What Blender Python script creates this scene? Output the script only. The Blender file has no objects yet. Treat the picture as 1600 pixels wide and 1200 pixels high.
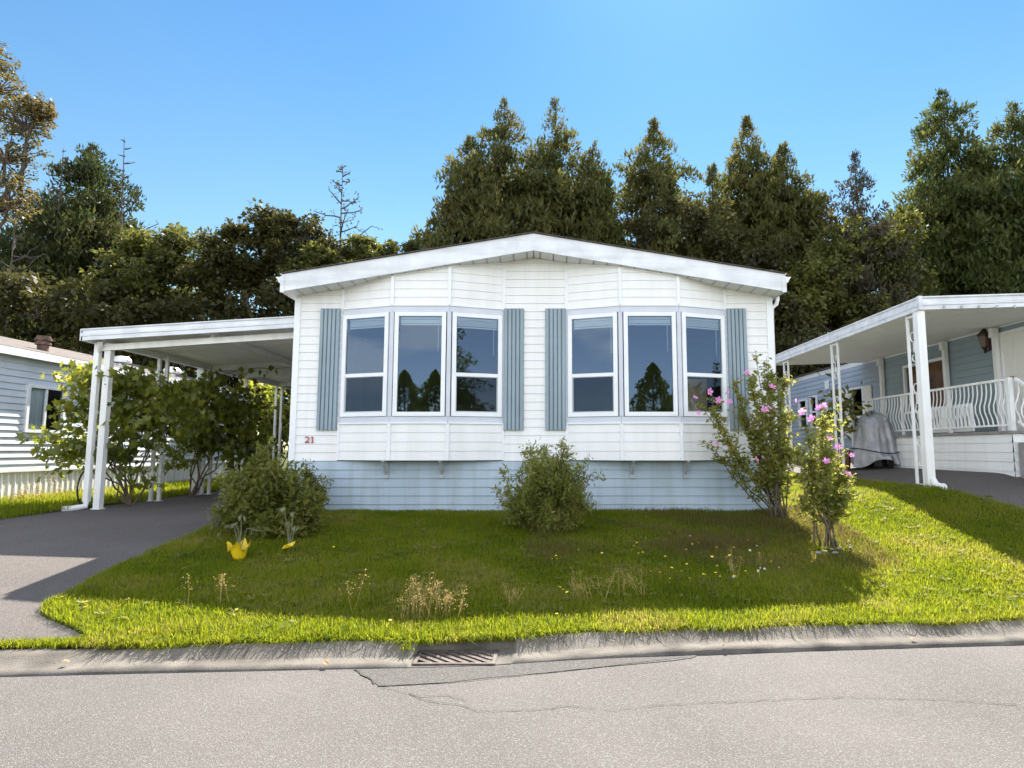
import bpy, math, random
import numpy as np
from mathutils import Vector, noise as mnoise

# ------------------------------------------------------------------ camera, sky, sun, exposure
S = bpy.context.scene
C = S.collection
F, PX, PY, HZ = 960.0, 850.0, 600.0, 102.0
TH = math.atan(HZ / F)
cam_d = bpy.data.cameras.new('camera')
cam = bpy.data.objects.new('camera', cam_d); C.objects.link(cam)
cam.location = (0, 0, 1.5)
cam.rotation_euler = (math.pi / 2 + TH, 0, 0)
cam_d.sensor_width = 36; cam_d.lens = F / 1600 * 36
cam_d.shift_x = -50 / 1600
cam_d.clip_end = 3000
S.camera = cam

SUN_EL, SUN_AZ = math.radians(48.5), math.radians(14)
W = bpy.data.worlds.new('World'); S.world = W; W.use_nodes = True
wn = W.node_tree; wn.nodes.clear()
sky = wn.nodes.new('ShaderNodeTexSky'); sky.sky_type = 'NISHITA'; sky.sun_disc = False
sky.sun_elevation = SUN_EL; sky.sun_rotation = SUN_AZ
sky.altitude = 100; sky.air_density = 1.0; sky.dust_density = 0.2; sky.ozone_density = 2.0
bg = wn.nodes.new('ShaderNodeBackground'); bg.inputs['Strength'].default_value = 0.13
wo = wn.nodes.new('ShaderNodeOutputWorld')
# sky darkened and tinted low in the south, desaturated elsewhere for neutral facade light
def wnode(t, **k):
    n = wn.nodes.new(t)
    for a, b in k.items(): setattr(n, a, b)
    return n
wtc = wnode('ShaderNodeTexCoord'); wsx = wnode('ShaderNodeSeparateXYZ'); wn.links.new(wtc.outputs['Generated'], wsx.inputs[0])
def wrange(sock, a, b):
    n = wnode('ShaderNodeMapRange', interpolation_type='SMOOTHSTEP'); n.inputs[1].default_value = a; n.inputs[2].default_value = b
    wn.links.new(sock, n.inputs[0]); return n.outputs[0]
south = wrange(wsx.outputs['Y'], .22, .55); high = wrange(wsx.outputs['Z'], .92, .66); elev = wrange(wsx.outputs['Z'], 0.02, .62)
vis = wnode('ShaderNodeMath', operation='MULTIPLY'); wn.links.new(south, vis.inputs[0]); wn.links.new(high, vis.inputs[1])
tint = wnode('ShaderNodeMix', data_type='RGBA'); tint.inputs[6].default_value = (.40, .415, .335, 1); tint.inputs[7].default_value = (.235, .365, .40, 1); wn.links.new(elev, tint.inputs[0])
deep = wnode('ShaderNodeMix', data_type='RGBA', blend_type='MULTIPLY'); deep.inputs[0].default_value = 1; wn.links.new(sky.outputs[0], deep.inputs[6]); wn.links.new(tint.outputs[2], deep.inputs[7])
sdot = wnode('ShaderNodeVectorMath', operation='DOT_PRODUCT'); wn.links.new(wtc.outputs['Generated'], sdot.inputs[0])
sdot.inputs[1].default_value = (math.sin(SUN_AZ)*math.cos(SUN_EL), math.cos(SUN_AZ)*math.cos(SUN_EL), math.sin(SUN_EL))
glow = wrange(sdot.outputs['Value'], .74, 1.0)
calm = wnode('ShaderNodeMix', data_type='RGBA', blend_type='MULTIPLY'); calm.inputs[7].default_value = (.74, .86, .96, 1); wn.links.new(glow, calm.inputs[0]); wn.links.new(deep.outputs[2], calm.inputs[6])
pale = wnode('ShaderNodeHueSaturation'); pale.inputs['Saturation'].default_value = .55; wn.links.new(sky.outputs[0], pale.inputs['Color'])
both = wnode('ShaderNodeMix', data_type='RGBA'); wn.links.new(vis.outputs[0], both.inputs[0]); wn.links.new(pale.outputs[0], both.inputs[6]); wn.links.new(calm.outputs[2], both.inputs[7])
cmap = wnode('ShaderNodeMapping'); cmap.inputs['Scale'].default_value = (2.2, 2.2, 6.0); cmap.inputs['Location'].default_value = (.35, 0, .2); wn.links.new(wtc.outputs['Generated'], cmap.inputs[0])
cn = wnode('ShaderNodeTexNoise'); cn.inputs['Scale'].default_value = 1.5; cn.inputs['Detail'].default_value = 7; wn.links.new(cmap.outputs[0], cn.inputs['Vector'])
cth = wrange(cn.outputs['Fac'], .52, .62); north = wrange(wsx.outputs['Y'], -.2, -.5); cmul = wnode('ShaderNodeMath', operation='MULTIPLY'); wn.links.new(cth, cmul.inputs[0]); wn.links.new(north, cmul.inputs[1])
cm2 = wnode('ShaderNodeMath', operation='MULTIPLY'); cm2.inputs[1].default_value = .8; wn.links.new(cmul.outputs[0], cm2.inputs[0])
cl_ = wnode('ShaderNodeMix', data_type='RGBA'); cl_.inputs[7].default_value = (9, 8.6, 8.2, 1); wn.links.new(cm2.outputs[0], cl_.inputs[0]); wn.links.new(both.outputs[2], cl_.inputs[6])
wn.links.new(cl_.outputs[2], bg.inputs[0]); wn.links.new(bg.outputs[0], wo.inputs[0])

sun_d = bpy.data.lights.new('sun', 'SUN'); sun_d.energy = 4.5; sun_d.angle = math.radians(0.5)
sun_d.color = (1.0, 0.95, 0.86)
sun = bpy.data.objects.new('sun', sun_d); C.objects.link(sun)
sv = Vector((math.sin(SUN_AZ) * math.cos(SUN_EL), math.cos(SUN_AZ) * math.cos(SUN_EL), math.sin(SUN_EL)))
sun.rotation_euler = (-sv).to_track_quat('-Z', 'Y').to_euler()
sun.location = (0, 0, 40)
S.view_settings.view_transform = 'Standard'; S.view_settings.look = 'None'
S.view_settings.gamma = 1; S.view_settings.use_curve_mapping = False
S.view_settings.exposure = 1.95
S.cycles.max_bounces = 8; S.cycles.transparent_max_bounces = 16
S.cycles.use_denoising = True

R = random.Random(7)
NP = np.random.default_rng(11)

# ------------------------------------------------------------------ helpers
def at(px, py, Y):
    """point on the plane y=Y seen at that place of the photograph"""
    v = -(py - PY) / F
    yw = math.cos(TH) - math.sin(TH) * v; zw = math.sin(TH) + math.cos(TH) * v
    t = Y / yw
    return Vector(((px - PX) / F * t, Y, 1.5 + zw * t))

def sstep(x, a, b):
    t = np.clip((np.asarray(x, float) - a) / (b - a), 0, 1)
    return t * t * (3 - 2 * t)

_gp = [at(px, py, 1) for px, py in ((0,1054),(183,1049),(480,1043),(582,1041),(680,1039.5),(780,1037),(837,1032),(960,1024.5),(1080,1020.5),(1248,1014),(1600,1004))]
_gx = [1.485*p.x/(1.5-p.z) for p in _gp]; _gy = [1.485/(1.5-p.z) for p in _gp]
_gx = [-200] + _gx + [200]; _gy = [_gy[0]-.07*(200+_gx[1])] + _gy + [_gy[-1]+.09*(200-_gx[-2])]
_sx = np.linspace(-8, 8, 161); _sy = np.convolve(np.interp(np.linspace(-8.6, 8.6, 173), _gx, _gy), np.hanning(15)[1:-1]/np.hanning(15).sum(), 'valid')
_gx = [-200] + list(_sx) + [200]; _gy = [_gy[0]] + list(_sy) + [_gy[-1]]
def gut(x):
    r = np.interp(x, _gx, _gy); return float(r) if np.ndim(r) == 0 else r
def drive_edge(s):                   # right-hand edge of the left driveway
    return -3.35 - 0.93 * sstep(s, 0.35, 1.25) - 0.05 * np.clip(s - 1.5, 0, 3)
def rdrive_edge(y): return 5.72 + np.clip(9.7 - y, 0, 6) * 0.36
def hbase(x, y):
    x = np.asarray(x, float); y = np.asarray(y, float)
    s = y - gut(x)
    z = 0.07 + 0.48 * np.clip((s - 0.4) / 4.1, 0, 1)
    z = z + 0.62 * sstep(x, 2.5, 8.0) * sstep(s, 0.6, 4.6)
    return z
def hlawn(x, y):
    s = np.asarray(y, float) - gut(np.asarray(x, float))
    z = hbase(x, y) + 0.028 * sstep(s, 0.2, 0.5)
    z = z + 0.02 * np.sin(np.asarray(x) * 2.1 + 1) * np.sin(np.asarray(y) * 1.7) * sstep(s, .5, 1.5)
    return z
def ground_at(px, py):
    """where the view ray through that place of the photograph meets the lawn"""
    v = -(py - PY) / F; yw = math.cos(TH) - math.sin(TH)*v; zw = math.sin(TH) + math.cos(TH)*v; z = .3
    for _ in range(25):
        t = (z-1.5)/zw; z = .5*z + .5*float(hlawn((px-PX)/F*t, yw*t))
    return Vector(((px-PX)/F*t, yw*t, z))
def hz(x, y): return float(hlawn(x, y))

NODE = {}
def mat(name, col, rough=0.6, col2=None, nscale=5.0, bump=0.0, bscale=40.0, spec=0.4, metal=0.0, detail=6, lo=.35, hi=.65, streak=0.0, sdir=(7, 7, .6)):
    m = bpy.data.materials.new(name); m.use_nodes = True
    nt = m.node_tree; b = nt.nodes['Principled BSDF']
    b.inputs['Base Color'].default_value = (*col, 1); b.inputs['Roughness'].default_value = rough
    b.inputs['Specular IOR Level'].default_value = spec; b.inputs['Metallic'].default_value = metal
    tc = nt.nodes.new('ShaderNodeTexCoord')
    if col2 is not None:
        n = nt.nodes.new('ShaderNodeTexNoise'); n.inputs['Scale'].default_value = nscale; n.inputs['Detail'].default_value = detail
        nt.links.new(tc.outputs['Object'], n.inputs['Vector'])
        r = nt.nodes.new('ShaderNodeValToRGB')
        r.color_ramp.elements[0].position = lo; r.color_ramp.elements[1].position = hi
        r.color_ramp.elements[0].color = (*col, 1); r.color_ramp.elements[1].color = (*col2, 1)
        nt.links.new(n.outputs['Fac'], r.inputs[0]); nt.links.new(r.outputs[0], b.inputs['Base Color'])
    if streak:
        mp = nt.nodes.new('ShaderNodeMapping'); mp.inputs['Scale'].default_value = sdir; nt.links.new(tc.outputs['Object'], mp.inputs[0])
        n3 = nt.nodes.new('ShaderNodeTexNoise'); n3.inputs['Scale'].default_value = 1.0; n3.inputs['Detail'].default_value = 8; nt.links.new(mp.outputs[0], n3.inputs['Vector'])
        r3 = nt.nodes.new('ShaderNodeValToRGB'); r3.color_ramp.elements[0].position = .42; r3.color_ramp.elements[1].position = .70
        r3.color_ramp.elements[0].color = (1, 1, 1, 1); r3.color_ramp.elements[1].color = (1-streak, 1-streak*1.1, 1-streak*1.3, 1); nt.links.new(n3.outputs['Fac'], r3.inputs[0])
        mx = nt.nodes.new('ShaderNodeMix'); mx.data_type = 'RGBA'; mx.blend_type = 'MULTIPLY'; mx.inputs[0].default_value = 1
        src = b.inputs['Base Color'].links[0].from_socket; nt.links.new(src, mx.inputs[6]); nt.links.new(r3.outputs[0], mx.inputs[7]); nt.links.new(mx.outputs[2], b.inputs['Base Color'])
    if bump:
        n2 = nt.nodes.new('ShaderNodeTexNoise'); n2.inputs['Scale'].default_value = bscale; n2.inputs['Detail'].default_value = 5
        nt.links.new(tc.outputs['Object'], n2.inputs['Vector'])
        bp = nt.nodes.new('ShaderNodeBump'); bp.inputs['Strength'].default_value = bump; bp.inputs['Distance'].default_value = 0.02
        nt.links.new(n2.outputs['Fac'], bp.inputs['Height']); nt.links.new(bp.outputs[0], b.inputs['Normal'])
    return m

def leaf_mat(name, cols, trans=0.35, rough=0.5, nscale=0.6, gloss=0.06):
    """foliage: random colour per leaf over a few tones, part translucent, slightly glossy"""
    m = bpy.data.materials.new(name); m.use_nodes = True
    nt = m.node_tree; nt.nodes.clear()
    out = nt.nodes.new('ShaderNodeOutputMaterial')
    geo = nt.nodes.new('ShaderNodeNewGeometry'); tc = nt.nodes.new('ShaderNodeTexCoord')
    n = nt.nodes.new('ShaderNodeTexNoise'); n.inputs['Scale'].default_value = nscale; n.inputs['Detail'].default_value = 3
    nt.links.new(tc.outputs['Object'], n.inputs['Vector'])
    ma = nt.nodes.new('ShaderNodeMath'); ma.operation = 'MULTIPLY_ADD'; ma.inputs[1].default_value = 0.45
    mb = nt.nodes.new('ShaderNodeMath'); mb.operation = 'MULTIPLY_ADD'; mb.inputs[1].default_value = 1.5; mb.inputs[2].default_value = -0.45
    nt.links.new(n.outputs['Fac'], mb.inputs[0]); nt.links.new(geo.outputs['Random Per Island'], ma.inputs[0]); nt.links.new(mb.outputs[0], ma.inputs[2])
    r = nt.nodes.new('ShaderNodeValToRGB'); cr = r.color_ramp
    for i, c in enumerate(cols):
        p = i / max(1, len(cols) - 1)
        e = cr.elements[i] if i < 2 else cr.elements.new(p)
        e.position = p
    for i, e in enumerate(sorted(cr.elements, key=lambda e: e.position)): e.color = (*cols[i], 1)
    nt.links.new(ma.outputs[0], r.inputs[0])
    d = nt.nodes.new('ShaderNodeBsdfDiffuse'); t = nt.nodes.new('ShaderNodeBsdfTranslucent'); g = nt.nodes.new('ShaderNodeBsdfGlossy')
    g.inputs['Roughness'].default_value = rough; g.inputs['Color'].default_value = (.9, .9, .9, 1)
    nt.links.new(r.outputs[0], d.inputs[0])
    br = nt.nodes.new('ShaderNodeHueSaturation'); br.inputs['Value'].default_value = 1.7; br.inputs['Hue'].default_value = 0.485
    nt.links.new(r.outputs[0], br.inputs['Color']); nt.links.new(br.outputs[0], t.inputs[0])
    m1 = nt.nodes.new('ShaderNodeMixShader'); m1.inputs[0].default_value = trans
    nt.links.new(d.outputs[0], m1.inputs[1]); nt.links.new(t.outputs[0], m1.inputs[2])
    m2 = nt.nodes.new('ShaderNodeMixShader'); m2.inputs[0].default_value = gloss
    nt.links.new(m1.outputs[0], m2.inputs[1]); nt.links.new(g.outputs[0], m2.inputs[2])
    nt.links.new(m2.outputs[0], out.inputs[0])
    return m

def tag(o, label=None, cat=None, group=None, kind=None):
    if label: o['label'] = label
    if cat: o['category'] = cat
    if group: o['group'] = group
    if kind: o['kind'] = kind
    return o

def thing(name, loc, label, cat, group=None):
    o = bpy.data.objects.new(name, None); C.objects.link(o); o.location = loc
    o.empty_display_size = 0.2
    return tag(o, label, cat, group)

def rootloc(p):
    while p is not None and p.parent is not None: p = p.parent
    return Vector(p.location) if p is not None else Vector((0, 0, 0))

def link_mesh(name, me, m, parent=None, smooth=False):
    if m is not None: me.materials.append(m)
    if smooth: me.polygons.foreach_set('use_smooth', np.ones(len(me.polygons), bool))
    o = bpy.data.objects.new(name, me); C.objects.link(o)
    if parent is not None: o.parent = parent
    return o

class MB:
    def __init__(s): s.v = []; s.f = []
    def add(s, vs, fs):
        b = len(s.v); s.v += [tuple(v) for v in vs]; s.f += [tuple(i + b for i in f) for f in fs]
    def quad(s, *p): s.add(p, [tuple(range(len(p)))])
    def box(s, a, b):
        x0, x1 = sorted((a[0], b[0])); y0, y1 = sorted((a[1], b[1])); z0, z1 = sorted((a[2], b[2]))
        s.add([(x0,y0,z0),(x1,y0,z0),(x1,y1,z0),(x0,y1,z0),(x0,y0,z1),(x1,y0,z1),(x1,y1,z1),(x0,y1,z1)],
              [(0,3,2,1),(4,5,6,7),(0,1,5,4),(1,2,6,5),(2,3,7,6),(3,0,4,7)])
    def bar(s, p, q, w, h, up=(0, 0, 1)):
        p = Vector(p); q = Vector(q); d = (q - p).normalized(); up = Vector(up)
        if abs(d.dot(up)) > .98: up = Vector((0, 1, 0))
        a = d.cross(up).normalized() * (w / 2); b = a.cross(d).normalized() * (h / 2)
        vs = [p - a - b, p + a - b, p + a + b, p - a + b, q - a - b, q + a - b, q + a + b, q - a + b]
        s.add(vs, [(0,1,2,3),(7,6,5,4),(0,4,5,1),(1,5,6,2),(2,6,7,3),(3,7,4,0)])
    def tube(s, pts, r, n=6, cap=True):
        pts = [Vector(p) for p in pts]; N = len(pts)
        rs = r if isinstance(r, (list, tuple)) else [r] * N
        ring = []
        prev = None
        for i, p in enumerate(pts):
            d = (pts[min(i + 1, N - 1)] - pts[max(i - 1, 0)])
            if d.length < 1e-9: d = Vector((0, 0, 1))
            d.normalize()
            if prev is None:
                up = Vector((0, 0, 1)) if abs(d.z) < .9 else Vector((1, 0, 0))
                a = d.cross(up).normalized()
            else:
                a = (prev - d * prev.dot(d))
                a = a.normalized() if a.length > 1e-6 else d.orthogonal().normalized()
            prev = a; b = d.cross(a)
            ring.append([p + (a * math.cos(2*math.pi*k/n) + b * math.sin(2*math.pi*k/n)) * rs[i] for k in range(n)])
        base = len(s.v)
        for rg in ring: s.v += [tuple(q) for q in rg]
        for i in range(N - 1):
            for k in range(n):
                a0 = base + i*n + k; a1 = base + i*n + (k+1) % n
                s.f.append((a0, a1, a1 + n, a0 + n))
        if cap:
            s.f.append(tuple(base + k for k in range(n))[::-1]); s.f.append(tuple(base + (N-1)*n + k for k in range(n)))
    def prism(s, poly, ext):
        n = len(poly); e = Vector(ext); P = [Vector(p) for p in poly]
        s.add(P + [p + e for p in P], [tuple(range(n))[::-1], tuple(range(n, 2*n))] + [(i, (i+1) % n, (i+1) % n + n, i + n) for i in range(n)])
    def lathe(s, c, prof, n=16):
        base = len(s.v)
        for r, z in prof:
            for k in range(n):
                s.v.append((c[0] + r*math.cos(2*math.pi*k/n), c[1] + r*math.sin(2*math.pi*k/n), c[2] + z))
        for i in range(len(prof) - 1):
            for k in range(n):
                a0 = base+i*n+k; a1 = base+i*n+(k+1) % n
                s.f.append((a0, a1, a1+n, a0+n))
        s.f.append(tuple(base+k for k in range(n))[::-1]); s.f.append(tuple(base+(len(prof)-1)*n+k for k in range(n)))
    def siding(s, org, du, nrm, poly, lap=0.128, d=0.012, start=None):
        """lap siding over a convex polygon (u, z) on a vertical plane through org; du along, nrm out"""
        org = Vector(org); du = Vector(du).normalized(); nrm = Vector(nrm).normalized()
        zs = [p[1] for p in poly]; w0 = min(zs) if start is None else start
        def clip(pl, sign, lim):
            o = []
            for i in range(len(pl)):
                a, b = pl[i], pl[(i+1) % len(pl)]
                ia = sign*(a[1]-lim) >= -1e-9; ib = sign*(b[1]-lim) >= -1e-9
                if ia: o.append(a)
                if ia != ib:
                    t = (lim-a[1])/(b[1]-a[1]); o.append((a[0]+t*(b[0]-a[0]), lim))
            return o
        k = math.floor((min(zs) - w0)/lap + 1e-6)
        while w0 + k*lap < max(zs) - 1e-6:
            a = w0 + k*lap; b = a + lap; k += 1
            pl = clip(clip(poly, 1, a), -1, b)
            if len(pl) < 3: continue
            P = lambda u, w, o: Vector((org.x, org.y, 0)) + du*u + nrm*o + Vector((0, 0, w))
            s.quad(*[P(u, w, 0.002 + d*(1-(w-a)/lap)) for u, w in pl])
            us = [u for u, w in pl if abs(w-a) < 1e-6]
            if len(us) >= 2:
                u0, u1 = min(us), max(us)
                s.quad(P(u0, a, .002+d), P(u0, a, 0), P(u1, a, 0), P(u1, a, .002+d))
                s.quad(P(u0, a, .002+d), P(u1, a, .002+d), P(u1, a+.004, .002+d), P(u0, a+.004, .002+d))
    def build(s, name, m, parent=None, smooth=False):
        off = rootloc(parent) if parent is not None else Vector((0, 0, 0))
        me = bpy.data.meshes.new(name)
        me.from_pydata([(v[0]-off.x, v[1]-off.y, v[2]-off.z) for v in s.v], [], s.f)
        me.update()
        return link_mesh(name, me, m, parent, smooth)

def np_mesh(name, V, faces_n, idx, m, parent=None, smooth=False):
    """V (n,3); faces_n loop counts; idx loop vertex indices"""
    off = rootloc(parent) if parent is not None else Vector((0, 0, 0))
    V = np.asarray(V, np.float32) - np.array(off, np.float32)
    me = bpy.data.meshes.new(name)
    me.vertices.add(len(V)); me.vertices.foreach_set('co', V.ravel())
    me.loops.add(len(idx)); me.loops.foreach_set('vertex_index', np.asarray(idx, np.int32))
    me.polygons.add(len(faces_n))
    st = np.concatenate([[0], np.cumsum(faces_n)[:-1]]).astype(np.int32)
    me.polygons.foreach_set('loop_start', st)
    me.update(calc_edges=True); me.validate()
    return link_mesh(name, me, m, parent, smooth)

def unit(a): return a / np.maximum(np.linalg.norm(a, axis=-1, keepdims=True), 1e-9)

def leaves(name, c, ax, L, Wd, m, parent, flat=0.5, rng=NP, fold=.15):
    """one folded four-point leaf per centre"""
    n = len(c)
    ax = unit(ax); nr = rng.normal(size=(n, 3)); nr[:, 2] += flat*2
    b = unit(np.cross(ax, nr)); up = np.cross(b, ax)
    L = np.broadcast_to(np.asarray(L, float), (n,))[:, None]; Wd = np.broadcast_to(np.asarray(Wd, float), (n,))[:, None]
    V = np.stack([c, c + ax*L*.45 + b*Wd*.5 + up*Wd*fold, c + ax*L, c + ax*L*.45 - b*Wd*.5 + up*Wd*fold], 1).reshape(-1, 3)
    return np_mesh(name, V, np.full(n, 4), np.arange(4*n), m, parent)

# ------------------------------------------------------------------ materials
M = {}
M['white_siding'] = mat('white_siding', (.82,.805,.785), .45, (.77,.757,.737), 1.3, .05, 60, streak=.065)
M['white_trim'] = mat('white_trim', (.82,.82,.82), .4, (.76,.76,.76), 3)
M['white_metal'] = mat('white_metal', (.84,.83,.81), .4, (.76,.75,.73), 2.5, streak=.10)
M['fascia'] = mat('fascia_paint', (.78,.79,.82), .5, (.66,.67,.70), 4, .08, 30, streak=.16, sdir=(1.2, 7, 14))
M['soffit'] = mat('soffit_vinyl', (.78,.78,.77), .5, (.72,.72,.71), 3)
M['trim_grey'] = mat('trim_grey', (.60,.62,.67), .45, (.55,.57,.62), 3)
M['skirt_blue'] = mat('skirt_blue', (.42,.505,.575), .5, (.37,.45,.52), 1.2, .05, 50, streak=.16)
M['shutter'] = mat('shutter_blue', (.28,.35,.39), .45, (.245,.31,.35), 2, streak=.15)
M['shingle'] = mat('shingle', (.10,.085,.075), .9, (.055,.05,.045), 14, .5, 90)
M['rust_shingle'] = mat('weathered_shingle', (.145,.122,.108), .9, (.085,.068,.060), 9, .5, 90)
M['red'] = mat('number_red', (.42,.05,.05), .4)
M['bracket'] = mat('bracket_grey', (.42,.44,.45), .5)
M['blind'] = mat('blind_slats', (.74,.76,.74), .5)
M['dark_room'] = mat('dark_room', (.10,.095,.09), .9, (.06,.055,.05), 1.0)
M['tan'] = mat('tan_board', (.45,.36,.20), .7, (.38,.30,.17), 3)
M['concrete'] = mat('concrete', (.165,.145,.120), .9, (.080,.068,.056), 3.6, .5, 120, detail=10)
M['iron'] = mat('cast_iron', (.125,.100,.088), .75, (.075,.055,.045), 22, .4, 120)
M['black'] = mat('black_void', (.012,.011,.010), .9)
M['crack'] = mat('crack_dark', (.03,.027,.025), .95, (.06,.055,.05), 20)
M['blue_siding'] = mat('blue_siding', (.38,.44,.51), .5, (.34,.40,.47), 1.5)
M['grey_siding'] = mat('grey_siding', (.27,.34,.36), .5, (.24,.30,.33), 1.5)
M['pale_siding'] = mat('pale_siding', (.64,.67,.71), .5, (.55,.585,.63), 2)
M['deck_wood'] = mat('deck_wood', (.30,.28,.26), .8, (.22,.2,.19), 6)
M['door'] = mat('door_paint', (.74,.72,.66), .45)
M['brass'] = mat('brass', (.32,.22,.10), .35, metal=.9)
M['lamp_metal'] = mat('lamp_metal', (.05,.03,.025), .45, metal=.4)
M['lamp_glass'] = mat('lamp_glass', (.10,.06,.04), .25)
M['rust'] = mat('rusty_pipe', (.17,.09,.06), .8, (.05,.04,.035), 12)
M['galv'] = mat('galvanised', (.62,.62,.62), .4, metal=.4)
M['bark'] = mat('bark', (.12,.09,.07), .95, (.06,.045,.035), 6, .8, 30)
M['twig'] = mat('twig', (.13,.10,.07), .9, (.08,.06,.04), 8)
M['dead_bark'] = mat('dead_bark', (.10,.085,.075), .95, (.055,.045,.04), 9)
M['green_stem'] = mat('green_stem', (.10,.11,.05), .8, (.12,.09,.05), 9)
M['foil'] = mat('yellow_foil', (.72,.52,.015), .3, (.60,.40,.01), 12, .5, 30)
M['terracotta'] = mat('pot_brown', (.20,.10,.06), .8)
M['stone'] = mat('white_stone', (.30,.285,.26), .8, (.20,.19,.17), 12, .4, 30)
M['petal'] = leaf_mat('pink_petal', [(.70,.20,.50), (.80,.34,.64), (.62,.12,.42)], .4, .6, 3, .02)
M['yellow_petal'] = mat('yellow_petal', (.80,.58,.02), .6)
M['fluff'] = mat('seed_fluff', (.62,.60,.55), .9)
M['wood'] = mat('orange_wood', (.36,.17,.06), .7, (.24,.11,.04), 5)
M['shed'] = mat('shed_wall', (.50,.44,.34), .8, (.42,.37,.29), 2)
M['foliage_rubble'] = mat('soil', (.07,.055,.035), .95, (.04,.03,.02), 12)

def glass(ior=1.78):
    m = bpy.data.materials.new('window_glass'); m.use_nodes = True
    nt = m.node_tree; nt.nodes.clear()
    o = nt.nodes.new('ShaderNodeOutputMaterial'); g = nt.nodes.new('ShaderNodeBsdfGlossy'); t = nt.nodes.new('ShaderNodeBsdfTransparent')
    g.inputs['Roughness'].default_value = 0.0; g.inputs['Color'].default_value = (.50,.70,1,1); t.inputs['Color'].default_value = (.80,.84,.84,1)
    f = nt.nodes.new('ShaderNodeFresnel'); f.inputs['IOR'].default_value = ior
    tc = nt.nodes.new('ShaderNodeTexCoord'); n = nt.nodes.new('ShaderNodeTexNoise'); n.inputs['Scale'].default_value = 1.6
    bp = nt.nodes.new('ShaderNodeBump'); bp.inputs['Strength'].default_value = .03; bp.inputs['Distance'].default_value = .02
    nt.links.new(tc.outputs['Object'], n.inputs['Vector']); nt.links.new(n.outputs['Fac'], bp.inputs['Height']); nt.links.new(bp.outputs[0], g.inputs['Normal'])
    x = nt.nodes.new('ShaderNodeMixShader'); nt.links.new(f.outputs[0], x.inputs[0]); nt.links.new(t.outputs[0], x.inputs[1]); nt.links.new(g.outputs[0], x.inputs[2])
    nt.links.new(x.outputs[0], o.inputs[0]); return m
M['glass'] = glass(); M['side_glass'] = glass(1.25); M['screen_glass'] = glass(1.40)

def asphalt(name, base, dark, patch=0.3, speck=.30):
    m = bpy.data.materials.new(name); m.use_nodes = True
    nt = m.node_tree; b = nt.nodes['Principled BSDF']; b.inputs['Roughness'].default_value = .85; b.inputs['Specular IOR Level'].default_value = .25
    tc = nt.nodes.new('ShaderNodeTexCoord')
    v = nt.nodes.new('ShaderNodeTexVoronoi'); v.inputs['Scale'].default_value = 170; nt.links.new(tc.outputs['Object'], v.inputs['Vector'])
    n = nt.nodes.new('ShaderNodeTexNoise'); n.inputs['Scale'].default_value = 95; n.inputs['Detail'].default_value = 8; nt.links.new(tc.outputs['Object'], n.inputs['Vector'])
    n2 = nt.nodes.new('ShaderNodeTexNoise'); n2.inputs['Scale'].default_value = .9; n2.inputs['Detail'].default_value = 6; nt.links.new(tc.outputs['Object'], n2.inputs['Vector'])
    r = nt.nodes.new('ShaderNodeValToRGB'); r.color_ramp.elements[0].position = .33; r.color_ramp.elements[1].position = .66
    r.color_ramp.elements[0].color = (*dark, 1); r.color_ramp.elements[1].color = (*base, 1); nt.links.new(n.outputs['Fac'], r.inputs[0])
    r2 = nt.nodes.new('ShaderNodeValToRGB'); r2.color_ramp.elements[0].position = .3; r2.color_ramp.elements[1].position = .7
    r2.color_ramp.elements[0].color = (1-patch,)*3 + (1,); r2.color_ramp.elements[1].color = (1, 1, 1, 1); nt.links.new(n2.outputs['Fac'], r2.inputs[0])
    mx = nt.nodes.new('ShaderNodeMix'); mx.data_type = 'RGBA'; mx.blend_type = 'MULTIPLY'; mx.inputs[0].default_value = 1
    nt.links.new(r.outputs[0], mx.inputs[6]); nt.links.new(r2.outputs[0], mx.inputs[7])
    lt = nt.nodes.new('ShaderNodeMath'); lt.operation = 'GREATER_THAN'; lt.inputs[1].default_value = .86
    sp = nt.nodes.new('ShaderNodeSeparateColor'); nt.links.new(v.outputs['Color'], sp.inputs[0]); nt.links.new(sp.outputs[0], lt.inputs[0])
    mx2 = nt.nodes.new('ShaderNodeMix'); mx2.data_type = 'RGBA'; mx2.inputs[7].default_value = (speck, speck*.97, speck*.92, 1)
    mu = nt.nodes.new('ShaderNodeMath'); mu.operation = 'MULTIPLY'; mu.inputs[1].default_value = .5; nt.links.new(lt.outputs[0], mu.inputs[0])
    nt.links.new(mu.outputs[0], mx2.inputs[0]); nt.links.new(mx.outputs[2], mx2.inputs[6]); nt.links.new(mx2.outputs[2], b.inputs['Base Color'])
    bp = nt.nodes.new('ShaderNodeBump'); bp.inputs['Strength'].default_value = .6; bp.inputs['Distance'].default_value = .008
    nt.links.new(v.outputs['Distance'], bp.inputs['Height']); nt.links.new(bp.outputs[0], b.inputs['Normal'])
    return m
M['road'] = asphalt('road_asphalt', (.140,.126,.115), (.084,.075,.068), .24, .22)
M['patch'] = asphalt('patch_asphalt', (.108,.098,.090), (.056,.051,.047), .25, .18)
M['drive'] = asphalt('drive_asphalt', (.150,.128,.115), (.085,.072,.064), .28, .21)

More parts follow.
